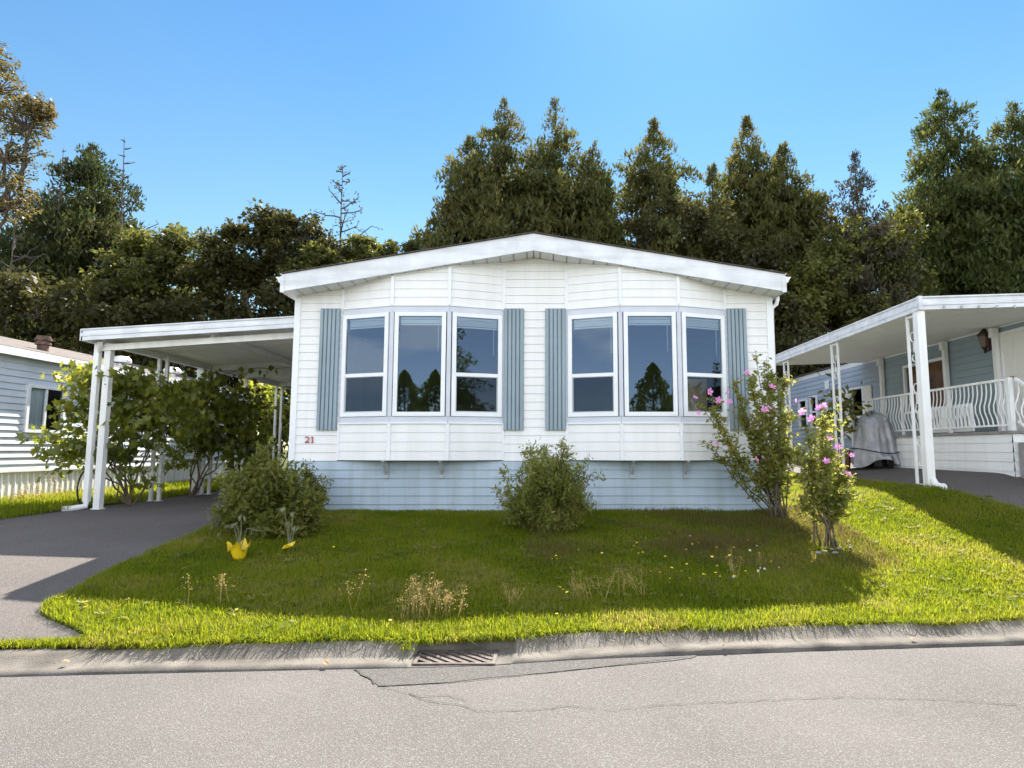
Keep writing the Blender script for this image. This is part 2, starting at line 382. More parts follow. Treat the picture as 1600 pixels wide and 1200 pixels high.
def ground_mat():
    m = bpy.data.materials.new('lawn_ground'); m.use_nodes = True
    nt = m.node_tree; b = nt.nodes['Principled BSDF']; b.inputs['Roughness'].default_value = .95; b.inputs['Specular IOR Level'].default_value = .1
    tc = nt.nodes.new('ShaderNodeTexCoord')
    n = nt.nodes.new('ShaderNodeTexNoise'); n.inputs['Scale'].default_value = 1.1; n.inputs['Detail'].default_value = 8; nt.links.new(tc.outputs['Object'], n.inputs['Vector'])
    n2 = nt.nodes.new('ShaderNodeTexNoise'); n2.inputs['Scale'].default_value = 40; n2.inputs['Detail'].default_value = 6; nt.links.new(tc.outputs['Object'], n2.inputs['Vector'])
    r = nt.nodes.new('ShaderNodeValToRGB'); e = r.color_ramp.elements
    e[0].position = .32; e[0].color = (.055,.075,.012, 1); e[1].position = .68; e[1].color = (.11,.105,.03, 1)
    nt.links.new(n.outputs['Fac'], r.inputs[0])
    mx = nt.nodes.new('ShaderNodeMix'); mx.data_type = 'RGBA'; mx.blend_type = 'MULTIPLY'; mx.inputs[0].default_value = .7
    nt.links.new(r.outputs[0], mx.inputs[6]); nt.links.new(n2.outputs['Fac'], mx.inputs[7]); nt.links.new(mx.outputs[2], b.inputs['Base Color'])
    bp = nt.nodes.new('ShaderNodeBump'); bp.inputs['Strength'].default_value = .8; bp.inputs['Distance'].default_value = .03
    nt.links.new(n2.outputs['Fac'], bp.inputs['Height']); nt.links.new(bp.outputs[0], b.inputs['Normal'])
    return m
M['ground'] = ground_mat()

# foliage tones
M['cedar'] = leaf_mat('cedar_foliage', [(.034,.044,.012), (.060,.070,.017), (.095,.092,.024), (.125,.108,.030)], .42, .5, .5, .015)
M['cedar_dark'] = leaf_mat('cedar_dark_foliage', [(.026,.040,.010), (.046,.064,.015), (.070,.082,.019), (.10,.10,.026)], .40, .5, .5, .015)
M['fir'] = leaf_mat('fir_foliage', [(.016,.026,.008), (.030,.042,.011), (.050,.056,.014), (.08,.078,.02)], .36, .5, .5, .015)
M['street'] = leaf_mat('street_conifer_foliage', [(.13,.17,.02), (.21,.24,.03), (.28,.27,.04)], .3, .5, .5)
M['pine'] = leaf_mat('pine_foliage', [(.025,.030,.016), (.05,.045,.025), (.06,.05,.03)], .25, .5, .5, .02)
M['maple'] = leaf_mat('maple_foliage', [(.032,.036,.010), (.056,.062,.014), (.092,.100,.018), (.16,.16,.03)], .45, .45, .5, .025)
M['maple_dark'] = leaf_mat('dark_maple_foliage', [(.028,.027,.009), (.046,.045,.012), (.074,.074,.016)], .40, .45, .5, .02)
M['gold'] = leaf_mat('golden_foliage', [(.055,.055,.014), (.10,.085,.02), (.15,.11,.03)], .45, .45, .5, .04)
M['bush'] = leaf_mat('bush_foliage', [(.10,.12,.022), (.175,.195,.034), (.27,.26,.06)], .45, .5, 2.5, .02)
M['shrub'] = leaf_mat('shrub_foliage', [(.08,.095,.016), (.14,.155,.026), (.25,.23,.055)], .5, .5, 2.5, .02)
M['vine'] = leaf_mat('vine_foliage', [(.060,.085,.011), (.125,.155,.016), (.26,.255,.024)], .58, .45, 1.5, .03)
M['hib'] = leaf_mat('hibiscus_foliage', [(.12,.15,.028), (.22,.24,.045), (.30,.25,.065)], .52, .5, 2.5, .02)
M['grass'] = leaf_mat('grass_blades', [(.082,.115,.006), (.128,.175,.006), (.190,.215,.010), (.31,.26,.080)], .58, .5, 1.1, .01)
M['dry'] = leaf_mat('dry_grass', [(.34,.25,.08), (.44,.33,.12), (.28,.20,.07)], .35, .6, 3, .03)
M['weedy'] = leaf_mat('weedy_grass', [(.075,.070,.018), (.12,.095,.03), (.17,.125,.045), (.09,.11,.02)], .45, .6, 2, .01)
M['wilt'] = leaf_mat('wilted_leaf', [(.16,.18,.09), (.22,.21,.12)], .3, .6, 4, .03)

# ------------------------------------------------------------------ ground, road, kerb, driveways
HX0, HX1, HY0, HY1 = -3.84, 3.52, 9.35, 23.0       # house footprint
def axis(lo, hi, step, far):
    a = list(np.arange(lo, hi + 1e-6, step)); d = step; x = hi
    out = []
    while x < far: d *= 1.35; x += d; out.append(x)
    x = lo; d = step; pre = []
    while x > -far: d *= 1.35; x -= d; pre.append(x)
    return np.array(pre[::-1] + a + out)
gx = axis(-11, 11, .11, 600); gy = axis(3.6, 14, .11, 600)
X, Y = np.meshgrid(gx, gy)
s_ = Y - gut(X)
paved = (s_ < 0.37) | ((X < drive_edge(s_)) & (X > -7.42)) | ((X > rdrive_edge(Y)) & (X < 8.4))
Z = np.where(paved, np.where(s_ < .37, -0.10, hbase(X, Y) - 0.05), hlawn(X, Y) - 0.01)
V = np.stack([X, Y, Z], -1).reshape(-1, 3)
ny, nx = X.shape
ii = (np.arange(ny-1)[:, None]*nx + np.arange(nx-1)[None, :]).ravel()
idx = np.stack([ii, ii+1, ii+nx+1, ii+nx], 1).ravel()
g = np_mesh('lawn_ground', V, np.full(len(ii), 4), idx, M['ground'], None, True); tag(g, kind='structure')

def sheet(name, xs, fs, n, m, zf, lift=.0):
    """strip sheet: xs rows along, fs(x)->(y0,y1), n across"""
    V = []; Fc = []
    for x in xs:
        a, b = fs(x)
        for k in range(n+1):
            y = a + (b-a)*k/n; V.append((x, y, float(zf(x, y)) + lift))
    for i in range(len(xs)-1):
        for k in range(n):
            a = i*(n+1)+k; Fc.append((a, a+n+1, a+n+2, a+1))
    me = bpy.data.meshes.new(name); me.from_pydata(V, [], Fc); me.update()
    return tag(link_mesh(name, me, m, None, True), kind='structure')
sheet('road', np.linspace(-150, 150, 61), lambda x: (gut(x) - 7.5, gut(x) + .03), 4, M['road'], lambda x, y: 0.0)

# driveways as (row by row in y)
def drive(name, ys, f, m):
    V = []; Fc = []; n = 12
    for y in ys:
        a, b = f(y)
        for k in range(n+1):
            x = a+(b-a)*k/n; yy = max(y, gut(x)+.47); V.append((x, yy, float(hbase(x, yy))))
    for i in range(len(ys)-1):
        for k in range(n):
            a = i*(n+1)+k; Fc.append((a, a+1, a+n+2, a+n+1))
    me = bpy.data.meshes.new(name); me.from_pydata(V, [], Fc); me.update()
    return tag(link_mesh(name, me, m, None, True), kind='structure')
def ld(y):
    b = -3.35
    for _ in range(8):
        b = float(drive_edge(y - gut(b)))
    return (-7.42 if y > 4.75 else -7.42, b + .015*math.sin(y*7) + .01*math.sin(y*19))
drive('driveway', np.concatenate([np.linspace(4.32, 9.3, 60), np.linspace(9.5, 26, 20)]), ld, M['drive'])
drive('neighbour_driveway', np.linspace(5.4, 18, 60), lambda y: (float(rdrive_edge(y)), 8.42), M['drive'])

# rolled concrete kerb with a dropped run at the driveway and an upright inlet behind the grate
GRX0, GRX1 = -.93, -.33
def kerb():
    V = []; Fc = []
    xs = sorted(set(list(np.round(np.concatenate([np.linspace(-40, -6, 18), np.linspace(-6, 6, 121), np.linspace(6, 40, 18)]), 3)) + [GRX0-.02, GRX0, GRX1+.10, GRX1+.16]))
    rr = random.Random(3); n = 9
    for x in xs:
        k = .45 + .55*float(sstep(x, -3.3, -2.4))
        lip = .010 + .016*float(sstep(x, .2, 1.0)) + .004*math.sin(x*1.7)
        inlet = GRX0 <= x <= GRX1 + .10
        prof = [(0, -.02), (.0, lip), (.10, lip+.003), (.17, lip+.006), (.19, lip+.011), (.265, .074), (.30, .092), (.37, .092), (.50, .04)]
        if inlet: prof = [(0, -.02), (.0, lip*.5), (.02, lip*.5), (.325, lip*.6), (.33, .02), (.335, .088), (.36, .094), (.40, .092), (.52, .04)]
        for s, z in prof:
            zz = z if z < .03 else .03 + (z-.03)*k
            V.append((x, gut(x)+s, zz + (rr.uniform(-.006, .006) if z > .02 else 0)))
    for i in range(len(xs)-1):
        if xs[i] > GRX0 - .001 and xs[i+1] < GRX1 + .101: skip = (2,)
        else: skip = ()
        for k in range(n-1):
            if k in skip and GRX0 <= xs[i] and xs[i+1] <= GRX1+.02: continue
            a = i*n+k; Fc.append((a, a+n, a+n+1, a+1))
    me = bpy.data.meshes.new('kerb'); me.from_pydata(V, [], Fc); me.update()
    o = tag(link_mesh('kerb', me, M['concrete'], None, True), kind='structure')
kerb()
# dark sump under the grate
mb = MB(); gy0 = gut(GRX0)
mb.box((GRX0, gut(GRX0)+.02, -.06), (GRX1, gut(GRX0)+.37, -.055)); tag(mb.build('drain_sump', M['black']), kind='structure')

gr = thing('storm_drain_grate', (-.64, gut(-.64)+.17, 0), 'rusty cast iron storm drain grate with slanted slots in the kerb gutter', 'drain grate')
fr = MB(); z0, z1 = -.012, .014
def gp(x, s): return (x, gut(x)+s)
y0 = gut(-.64)+.025; y1 = y0+.295
fr.box((GRX0+.01, y0, z0), (GRX1-.01, y0+.025, z1)); fr.box((GRX0+.01, y1-.025, z0), (GRX1-.01, y1, z1))
fr.box((GRX0+.01, y0+.025, z0), (GRX0+.035, y1-.025, z1)); fr.box((GRX1-.035, y0+.025, z0), (GRX1-.01, y1-.025, z1))
fr.build('frame', M['iron'], gr)
br = MB(); nb = 9
for i in range(-3, nb+1):
    xa = GRX0+.05+i*.085; xb = xa+.26
    ya, yb = y1-.028, y0+.028
    # clip to the frame
    t0 = max(0, (GRX0+.037-xa)/(xb-xa)); t1 = min(1, (GRX1-.037-xa)/(xb-xa))
    if t1-t0 < .12: continue
    br.bar((xa+(xb-xa)*t0, ya+(yb-ya)*t0, .000), (xa+(xb-xa)*t1, ya+(yb-ya)*t1, .001), .030, .02)
br.build('slanted_bars', M['iron'], gr)

def on_road(px, py, z=0.0):
    v = -(py-PY)/F; yw = math.cos(TH)-math.sin(TH)*v; zw = math.sin(TH)+math.cos(TH)*v
    t = (z-1.5)/zw; return ((px-PX)/F*t, yw*t, z)
def flat_poly(name, pts, m, z):
    mb = MB(); P = [Vector(on_road(x, y, 0)) for x, y in pts]
    for p in P: p.z = z
    # fan from centroid
    c = sum(P, Vector())/len(P)
    n = len(P); mb.add(P+[c], [(i, (i+1) % n, n) for i in range(n)])
    return tag(mb.build(name, m), kind='structure')
pp = [(553,1047),(566,1056),(580,1062),(592,1073),(640,1071),(700,1067),(760,1060),(850,1052),(950,1042),(1050,1033),(1080,1029),(1092,1024),(1000,1025.5),(900,1030),(800,1038.5),(778,1043),(650,1044.5),(600,1046)]
flat_poly('asphalt_patch', pp, M['patch'], .004)

def crack(name, pts, w, z=.0065, jit=.012):
    mb = MB(); rr = random.Random(len(pts)*7+int(pts[0][0])); Q = []
    for i in range(len(pts)-1):
        a = Vector(on_road(*pts[i])); b = Vector(on_road(*pts[i+1])); k = max(2, int((b-a).length/.05))
        for j in range(k): Q.append(a.lerp(b, j/k))
    Q = [q + Vector((rr.uniform(-jit, jit), rr.uniform(-jit, jit), 0)) for q in Q]
    for i in range(len(Q)-1):
        d = (Q[i+1]-Q[i]); n_ = Vector((-d.y, d.x, 0)).normalized(); wa = w*rr.uniform(.35, 1.0)
        mb.quad(*(Vector((p.x, p.y, z)) for p in (Q[i]-n_*wa, Q[i+1]-n_*wa, Q[i+1]+n_*wa, Q[i]+n_*wa)))
    tag(mb.build(name, M['crack']), kind='structure')
crack('road_crack', [(552,1047),(568,1056),(590,1073)], .009)
crack('road_crack', [(590,1073),(700,1067.5),(850,1052.5),(1085,1026.5)], .004, .0065, .004)
crack('road_crack', [(596,1075),(640,1085),(672,1097),(720,1103),(745,1112),(830,1111),(890,1104),(960,1111),(1040,1102),(1170,1096),(1330,1090),(1460,1094),(1600,1102)], .003, .0065, .010)
crack('road_crack', [(640,1085),(660,1060+30),(700,1087),(740,1100)], .003, .0065, .008)

# ------------------------------------------------------------------ the white mobile home
house = thing('mobile_home', (0, HY0, .55), 'white double wide mobile home with two bay windows and blue shutters, number 21', 'house')
RX = -.16; K = .168; PK = 4.477
def sof(x): return PK - K*abs(x-RX)
FY = 8.98                                    # fascia plane
EXL, EXR = -3.93, 3.61
def facade_z(py, Y=HY0): return at(PX, py, Y).z
ZB = 1.326
def fx(px, py=600, Y=HY0): return at(px, py, Y).x
bayL = dict(x=[fx(532), fx(610, 600, 9.08), fx(700.5, 600, 9.08), fx(786.5)])
bayR = dict(x=[fx(885.5), fx(970.5, 600, 9.08), fx(1062.5, 600, 9.08), fx(1136)])
# main front wall: three strips between and beside the bays
wall = MB()
def strip(x0, x1):
    poly = [(x0, ZB), (x1, ZB), (x1, sof(x1))] + ([(RX, PK)] if x0 < RX < x1 else []) + [(x0, sof(x0))]
    wall.siding((0, HY0, 0), (1, 0, 0), (0, -1, 0), poly, .1275, .011, ZB)
strip(HX0, bayL['x'][0]); strip(bayL['x'][3], bayR['x'][0]); strip(bayR['x'][3], HX1)
# side walls and back
for x, n in ((HX0, -1), (HX1, 1)):
    wall.siding((x, HY0 if n < 0 else HY0, 0), (0, 1, 0), (n, 0, 0), [(0, ZB), (HY1-HY0, ZB), (HY1-HY0, sof(x)), (0, sof(x))], .1275, .011, ZB)
wall.quad((HX0, HY1, .5), (HX1, HY1, .5), (HX1, HY1, sof(HX1)), (RX, HY1, PK), (HX0, HY1, sof(HX0)))
wall.build('wall', M['white_siding'], house)
cb = MB()                                     # corner boards
cb.box((HX0-.018, HY0-.02, ZB), (HX0+.075, HY0-.0, sof(HX0)-.02)); cb.build('corner_board', M['white_trim'], house); cb = MB(); cb.box((HX1-.075, HY0-.02, ZB), (HX1+.018, HY0, sof(HX1)-.02))
cb.build('corner_board', M['white_trim'], house)
# skirt
sk = MB(); sk.siding((0, HY0+.0, 0), (1, 0, 0), (0, -1, 0), [(HX0, .35), (HX1, .35), (HX1, ZB-.005), (HX0, ZB-.005)], .128, .016, ZB-.005-.128*8)
for x, n in ((HX0, -1), (HX1, 1)):
    sk.siding((x, HY0, 0), (0, 1, 0), (n, 0, 0), [(0, .35), (HY1-HY0, .35), (HY1-HY0, ZB-.005), (0, ZB-.005)], .128, .016, ZB-.005-.128*8)
sk.box((HX0-.03, HY0-.025, .3), (HX0+.02, HY0+.02, ZB-.006)); sk.box((HX1-.02, HY0-.025, .3), (HX1+.03, HY0+.02, ZB-.006))
sk.build('skirt', M['skirt_blue'], house)
# dark interior lining
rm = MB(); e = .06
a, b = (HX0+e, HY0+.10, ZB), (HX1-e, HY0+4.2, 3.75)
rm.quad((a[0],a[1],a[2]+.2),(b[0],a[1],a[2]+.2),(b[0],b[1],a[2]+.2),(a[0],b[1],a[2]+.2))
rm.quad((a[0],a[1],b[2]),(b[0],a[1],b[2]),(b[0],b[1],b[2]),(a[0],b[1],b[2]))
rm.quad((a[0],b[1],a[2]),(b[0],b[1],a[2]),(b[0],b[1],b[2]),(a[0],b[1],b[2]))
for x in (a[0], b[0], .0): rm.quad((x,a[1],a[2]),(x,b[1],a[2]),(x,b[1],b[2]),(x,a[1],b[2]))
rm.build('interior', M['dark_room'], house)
sc_ = MB(); p0 = at(1074, 640, 9.75); p1 = at(1104, 592, 9.75); sc_.box((p0.x, 9.75, p0.z-.3), (p1.x, 9.80, p1.z)); sc_.build('room_divider', M['tan'], house)

# bay windows
def bay(bx, wins):
    P = [Vector((bx[0], HY0, 0)), Vector((bx[1], 9.08, 0)), Vector((bx[2], 9.08, 0)), Vector((bx[3], HY0, 0))]
    zb0, zt0, zt1 = 1.337, 1.985, 3.555       # bottom, window zone
    zl0, zh1 = 1.885, 3.655
    shell = MB(); lower = MB(); bwin = None; trims = MB(); tlow = MB(); grey = MB()
    for i in range(3):
        a, b = P[i], P[i+1]; du = (b-a); L = du.length; du.normalize(); nr = Vector((du.y, -du.x, 0))
        f = lambda u: sof((a+du*u).x)
        pts = [(0, zh1), (L, zh1), (L, f(L)), (0, f(0))]
        xr = [u for u in [((RX-a.x)/du.x)] if 0 < u < L]
        if xr: pts = [(0, zh1), (L, zh1), (L, f(L)), (xr[0], PK), (0, f(0))]
        shell.siding(a, du, nr, pts, .1275, .009, zh1)
        lower.siding(a, du, nr, [(0, zb0), (L, zb0), (L, zl0), (0, zl0)], .137, .009, zb0)
        # grey head and sill bands
        for z_a, z_b in ((zl0, zt0), (zt1, zh1)):
            p, q = a + nr*.012, b + nr*.012
            grey.prism([p+Vector((0,0,z_a+.003)), q+Vector((0,0,z_a+.003)), q-nr*.05+Vector((0,0,z_a+.003)), p-nr*.05+Vector((0,0,z_a+.003))], (0,0,z_b-z_a-.006))
        # thin white beads between bands
        for z_ in (zl0, zh1):
            (trims if z_ > 3 else tlow).bar(a+nr*.018+Vector((0,0,z_)), b+nr*.018+Vector((0,0,z_)), .016, .020)
    for i, p in enumerate(P):
        o = .020 if i in (1, 2) else .016; yy = p.y-o
        w_ = .024 if i in (1, 2) else .020
        top = sof(p.x)-.012
        tlow.box((p.x-w_, yy-.006, zb0), (p.x+w_, yy+.02, zl0-.011)); trims.box((p.x-w_, yy-.006, zh1+.011), (p.x+w_, yy+.02, top))
        grey.box((p.x-.030, yy+.004, zt0), (p.x+.030, yy+.05, zt1))
    lower.quad(*(p+Vector((0,0,zb0)) for p in P))
    # little crown strip under the soffit
    for i in range(3):
        a, b = P[i], P[i+1]
        segs = [a, b] if not (a.x < RX < b.x) else [a, a.lerp(b, (RX-a.x)/(b.x-a.x)), b]
        for q0, q1 in zip(segs, segs[1:]):
            trims.bar(q0+Vector((0,-.012,sof(q0.x)-.012)), q1+Vector((0,-.012,sof(q1.x)-.012)), .02, .022)
    bwin = shell.build('bay_window', M['white_siding'], house)
    lower.build('apron_panel', M['white_siding'], bwin); trims.build('trim', M['white_trim'], bwin); tlow.build('trim', M['white_trim'], bwin); grey.build('grey_band', M['trim_grey'], bwin)
    for i in range(3):
        a, b = P[i], P[i+1]; du = (b-a); L = du.length; du.normalize(); nr = Vector((du.y, -du.x, 0))
        g0, g1 = (.030, L-.045) if i == 0 else ((.045, L-.045) if i == 1 else (.045, L-.030))
        def bx_(mb, u0, u1, z0, z1, o0, o1):
            p = [a+du*u0+nr*o0, a+du*u1+nr*o0, a+du*u1+nr*o1, a+du*u0+nr*o1]
            mb.prism([q+Vector((0,0,z0)) for q in p], (0,0,z1-z0))
        fr = MB(); fw = .062; za, zb_ = zt0+.003, zt1-.003
        bx_(fr, g0, g0+fw, za, zb_, -.03, .030); bx_(fr, g1-fw, g1, za, zb_, -.03, .030)
        bx_(fr, g0+fw, g1-fw, zb_-fw, zb_, -.03, .028); bx_(fr, g0+fw, g1-fw, za, za+fw, -.03, .028)
        wf = fr.build('window_frame', M['white_trim'], bwin)
        ia, ib, iz0, iz1 = g0+fw, g1-fw, za+fw, zb_-fw
        zm0, zm1 = 2.588, 2.640
        if i != 1:
            mr = MB(); bx_(mr, ia, ib, zm0, zm1, -.02, .020)
            mr.build('meeting_rail', M['white_trim'], bwin)
            sh = MB(); t = .016                                  # grey screen edge round the lower sash
            bx_(sh, ia, ia+t, iz0, zm0, -.02, .012); bx_(sh, ib-t, ib, iz0, zm0, -.02, .012); bx_(sh, ia+t, ib-t, iz0, iz0+t, -.02, .012); bx_(sh, ia+t, ib-t, zm0-t*.6, zm0, -.02, .010)
            sh.build('screen_edge', M['bracket'], bwin)
            ranges = [(iz0, zm0, 0.0), (zm1, iz1, 0.006)]
        else: ranges = [(iz0, iz1, 0.004)]
        for z0, z1, off in ranges:
            gl = MB(); q = [a+du*ia+nr*off, a+du*ib+nr*off]
            gl.quad(q[0]+Vector((0,0,z0)), q[1]+Vector((0,0,z0)), q[1]+Vector((0,0,z1)), q[0]+Vector((0,0,z1)))
            gl.build('pane', M['screen_glass' if (i != 1 and z0 < 2.3) else 'glass'], bwin)
        bl = MB(); hh = (.13, .11, .14)[i]
        bx_(bl, ia+.02, ib-.006, iz1-.035, iz1-.002, -.07, -.03)
        for k in range(9): 
            zk = iz1-.045-k*(hh-.05)/9
            bx_(bl, ia+.02, ib-.006, zk-.004, zk+.003, -.07, -.035)
        bx_(bl, ia+.02, ib-.006, iz1-hh-.02, iz1-hh, -.07, -.035)
        bl.build('blind', M['blind'], bwin)
        wd = MB(); uw = ib-(.06 if i != 0 else .045)
        if not (i == 0 and wins == 'L'):
            wd.tube([a+du*uw-nr*.03+Vector((0,0,iz1-hh*.5)), a+du*uw-nr*.03+Vector((0,0,iz1-hh-.42))], .005, 6)
            wd.build('blind_wand', M['blind'], bwin)
    return P
PL = bay(bayL['x'], 'L'); PR = bay(bayR['x'], 'R')
for px in (608, 693, 985, 1067):
    mb = MB(); x = fx(px)
    mb.bar((x, 9.32, 1.13), (x, 9.14, 1.325), .035, .02, up=(0, 1, 0)); mb.box((x-.028, HY0-.035, 1.085), (x+.028, HY0-.022, 1.325)); mb.box((x-.02, 9.10, 1.318), (x+.02, 9.33, 1.334))
    mb.box((x-.036, HY0-.05, 1.07), (x+.036, HY0-.022, 1.088))
    mb.build('bracket', M['bracket'], house)
# corrugated shutters
for px0, px1, zt in ((498.5, 530, 3.60), (787.5, 818.5, 3.61), (852, 884, 3.62), (1137.5, 1168, 3.62)):
    mb = MB(); x0, x1 = fx(px0, 580), fx(px1, 580); n = 5; w = (x1-x0)
    zt = facade_z(482.5, 9.33); zb = facade_z(672, 9.33)
    prof = []
    for k in range(n):
        u = x0+w*k/n; d = w/n
        prof += [(u, HY0-.028), (u+d*.12, HY0-.052), (u+d*.80, HY0-.052), (u+d*.92, HY0-.028)]
    prof.append((x1, HY0-.028))
    for p, q in zip(prof, prof[1:]): mb.quad((p[0], p[1], zb), (q[0], q[1], zb), (q[0], q[1], zt), (p[0], p[1], zt))
    mb.box((x0, HY0-.027, zb+.002), (x1, HY0-.014, zt-.002))
    mb.build('shutter', M['shutter'], house)

# roof: shingled planes, boxed eave, fascia with mitred peak, soffit boards
rf = MB(); TH_ = .256
for xe in (EXL, EXR):
    zt = lambda x: sof(x)+TH_+.012
    y0, y1 = FY-.03, HY1+.35
    A = [(RX, y0, zt(RX)), (xe, y0, zt(xe)), (xe, y1, zt(xe)), (RX, y1, zt(RX))]
    B = [(p[0], p[1], p[2]+.014) for p in A]
    fl = (0,1,2,3) if xe > 0 else (3,2,1,0)
    rf.add(A+B, [(0,1,2,3), (7,6,5,4), (0,4,5,1), (1,5,6,2), (2,6,7,3)])
roof = rf.build('roof', M['shingle'], house)
fc = MB()
for xe in (EXL, EXR):
    poly = [(RX, FY, sof(RX)), (xe, FY, sof(xe)), (xe, FY, sof(xe)+TH_+.008), (RX, FY, sof(RX)+TH_+.008)]
    fc.prism(poly, (0, .022, 0))
    # side fascia
    fc.box((xe-.011, FY+.024, sof(xe)-.002), (xe+.011, HY1+.3, sof(xe)+TH_-.01))
fc.box((EXL-.014, FY-.008, sof(EXL)-.012), (EXL+.05, FY-.001, sof(EXL)+TH_-.02)); fc.box((EXR-.05, FY-.008, sof(EXR)-.012), (EXR+.014, FY-.001, sof(EXR)+TH_-.02))
fc.build('fascia', M['fascia'], roof)
sf = MB(); grv = MB()
xs = np.linspace(EXL+.012, EXR-.012, 38)
for x0, x1 in zip(xs, xs[1:]):
    for p, q in ([(x0, x1)] if not (x0 < RX < x1) else [(x0, RX), (RX, x1)]):
        g_ = .009
        sf.quad((p+g_, FY+.024, sof(p)+.001), (q-g_, FY+.024, sof(q)+.001), (q-g_, HY0+.1, sof(q)+.001), (p+g_, HY0+.1, sof(p)+.001))
        grv.quad((p-.006, FY+.024, sof(p)+.014), (q+.006, FY+.024, sof(q)+.014), (q+.006, HY0+.1, sof(q)+.014), (p-.006, HY0+.1, sof(p)+.014))
for x0, x1 in ((EXL+.012, HX0), (HX1, EXR-.012)):
    sf.quad((x0, HY0+.1, sof(x0)+.001), (x1, HY0+.1, sof(x1)+.001), (x1, HY1, sof(x1)+.001), (x0, HY1, sof(x0)+.001))
sf.build('soffit', M['soffit'], roof); grv.build('soffit_groove', M['bracket'], roof)
gt = MB()
for xe, sg in ((EXL, -1), (EXR, 1)):
    zc = sof(xe)+TH_-.03
    pr = [(xe+sg*.012, zc-.085), (xe+sg*.05, zc-.08), (xe+sg*.075, zc-.03), (xe+sg*.10, zc), (xe+sg*.09, zc+.004), (xe+sg*.012, zc+.004)]
    if sg > 0: pr = pr[::-1]
    gt.prism([(x, FY+.02, z) for x, z in pr], (0, HY1-FY, 0)); gt.build('gutter', M['white_metal'], roof); gt = MB()
# turned up metal drip corners
dc = MB()
for xe, sg in ((EXL, 1), (EXR, -1)): dc.add([(xe-sg*.03, FY-.03, sof(xe)+TH_+.004), (xe+sg*.20, FY-.02, sof(xe)+TH_+.075), (xe+sg*.24, FY+.1, sof(xe)+TH_+.08), (xe-sg*.03, FY+.1, sof(xe)+TH_+.03)], [(0,1,2,3)]); dc.build('drip_edge', M['white_metal'], roof); dc = MB()
dn = MB(); zt = sof(EXR)-.02
dn.tube([(EXR+.05, HY0+.10, zt+.16), (EXR+.055, HY0+.10, zt+.02), (EXR+.035, HY0+.10, zt-.06), (HX1+.055, HY0+.10, zt-.12), (HX1+.045, HY0+.10, zt-.3), (HX1+.045, HY0+.10, .75)], .032, 8)
dn.build('downspout', M['white_metal'], house, True)

# red house number: serif digits built as strokes
nm = MB()
c2 = at(484, 687, HY0-.02); h = .092; yq = HY0-.022
def stroke(pts, w):
    for p, q in zip(pts, pts[1:]):
        p = Vector(p); q = Vector(q); d = (q-p).normalized(); nn = Vector((-d.z, 0, d.x))
        nm.prism([p-nn*w/2-d*w*.2, q-nn*w/2+d*w*.2, q+nn*w/2+d*w*.2, p+nn*w/2-d*w*.2], (0, -.010, 0))
x = c2.x-.040; z = c2.z-h/2; s = h
arc = [(x+.30*s*math.cos(t), yq, z+.72*s+.26*s*math.sin(t)) for t in [math.radians(q) for q in (165, 140, 110, 80, 50, 20, -10, -30)]]
stroke(arc, .011)
stroke([arc[-1], (x+.02*s, yq, z+.28*s), (x-.28*s, yq, z+.07*s)], .012)
stroke([(x-.30*s, yq, z+.06*s), (x+.30*s, yq, z+.06*s), (x+.34*s, yq, z+.22*s)], .012)
nm.lathe((0,0,0), [(0,0)], 3) if False else None
x = c2.x+.042
stroke([(x, yq, z+.06*s), (x, yq, z+.97*s)], .014); stroke([(x-.17*s, yq, z+.05*s), (x+.17*s, yq, z+.05*s)], .009); stroke([(x-.005, yq, z+.96*s), (x-.19*s, yq, z+.86*s)], .009)
nm.build('house_number', M['red'], house)

# ------------------------------------------------------------------ left carport
CX, CYF, CYB = -7.35, 9.62, 17.6
def cz(x): return 3.40 + (3.615-3.40)*(x-CX)/(HX0-.05-CX)        # roof top
cp = thing('carport', (-5.6, 10, .55), 'white metal carport with ribbed roof and paired posts over the paved driveway', 'carport')
mb = MB(); x0, x1 = CX+.03, HX0-.05; y = CYF+.09; k = 0
prof = []
while y < CYB:
    prof += [(y, -.10), (y+.012, -.035), (y+.045, -.035), (y+.057, -.10)]; y += .15
for (ya, za), (yb, zb) in zip(prof, prof[1:]): mb.quad((x0, ya, cz(x0)+za), (x1, ya, cz(x1)+za), (x1, yb, cz(x1)+zb), (x0, yb, cz(x0)+zb))
mb.add([(x0, CYF+.08, cz(x0)-.03), (x1, CYF+.08, cz(x1)-.03), (x1, CYB, cz(x1)-.03), (x0, CYB, cz(x0)-.03)], [(0,1,2,3)])
M['panel'] = mat('enamel_panel', (.90,.89,.86), .45, (.86,.85,.82), 2.5)
rp = mb.build('roof_panel', M['panel'], cp)
# front fascia: stepped gutter profile
mb = MB()
pr = [(0,-.185),(0,-.125),(-.012,-.115),(-.012,-.075),(0,-.065),(0,-.03),(-.02,-.015),(-.02,.0),(.03,.0),(.03,-.185)]
A = [(CX, CYF+a, cz(CX)+b) for a, b in pr]; B = [(x1, CYF+a, cz(x1)+b) for a, b in pr]; n = len(pr)
mb.add(A+B, [tuple(range(n)), tuple(range(2*n-1, n-1, -1))]+[(i, i+n, (i+1) % n+n, (i+1) % n) for i in range(n)])
mb.box((CX-.02, CYF-.0, cz(CX)-.185), (CX+.02, CYB, cz(CX)-.0))
mb.build('fascia', M['fascia'], cp)
mb = MB()                                                      # transverse beams
for y_, h_ in ((CYF+.30, .10), (13.2, .11), (14.6, .11), (16.6, .11)):
    q = .26 if y_ < 10 else .16
    mb = MB(); mb.bar((CX+.06, y_, cz(CX)-q), (x1, y_, cz(x1)-q+.01), .06, h_)
    mb.build('cross_beam', M['white_metal'], cp)
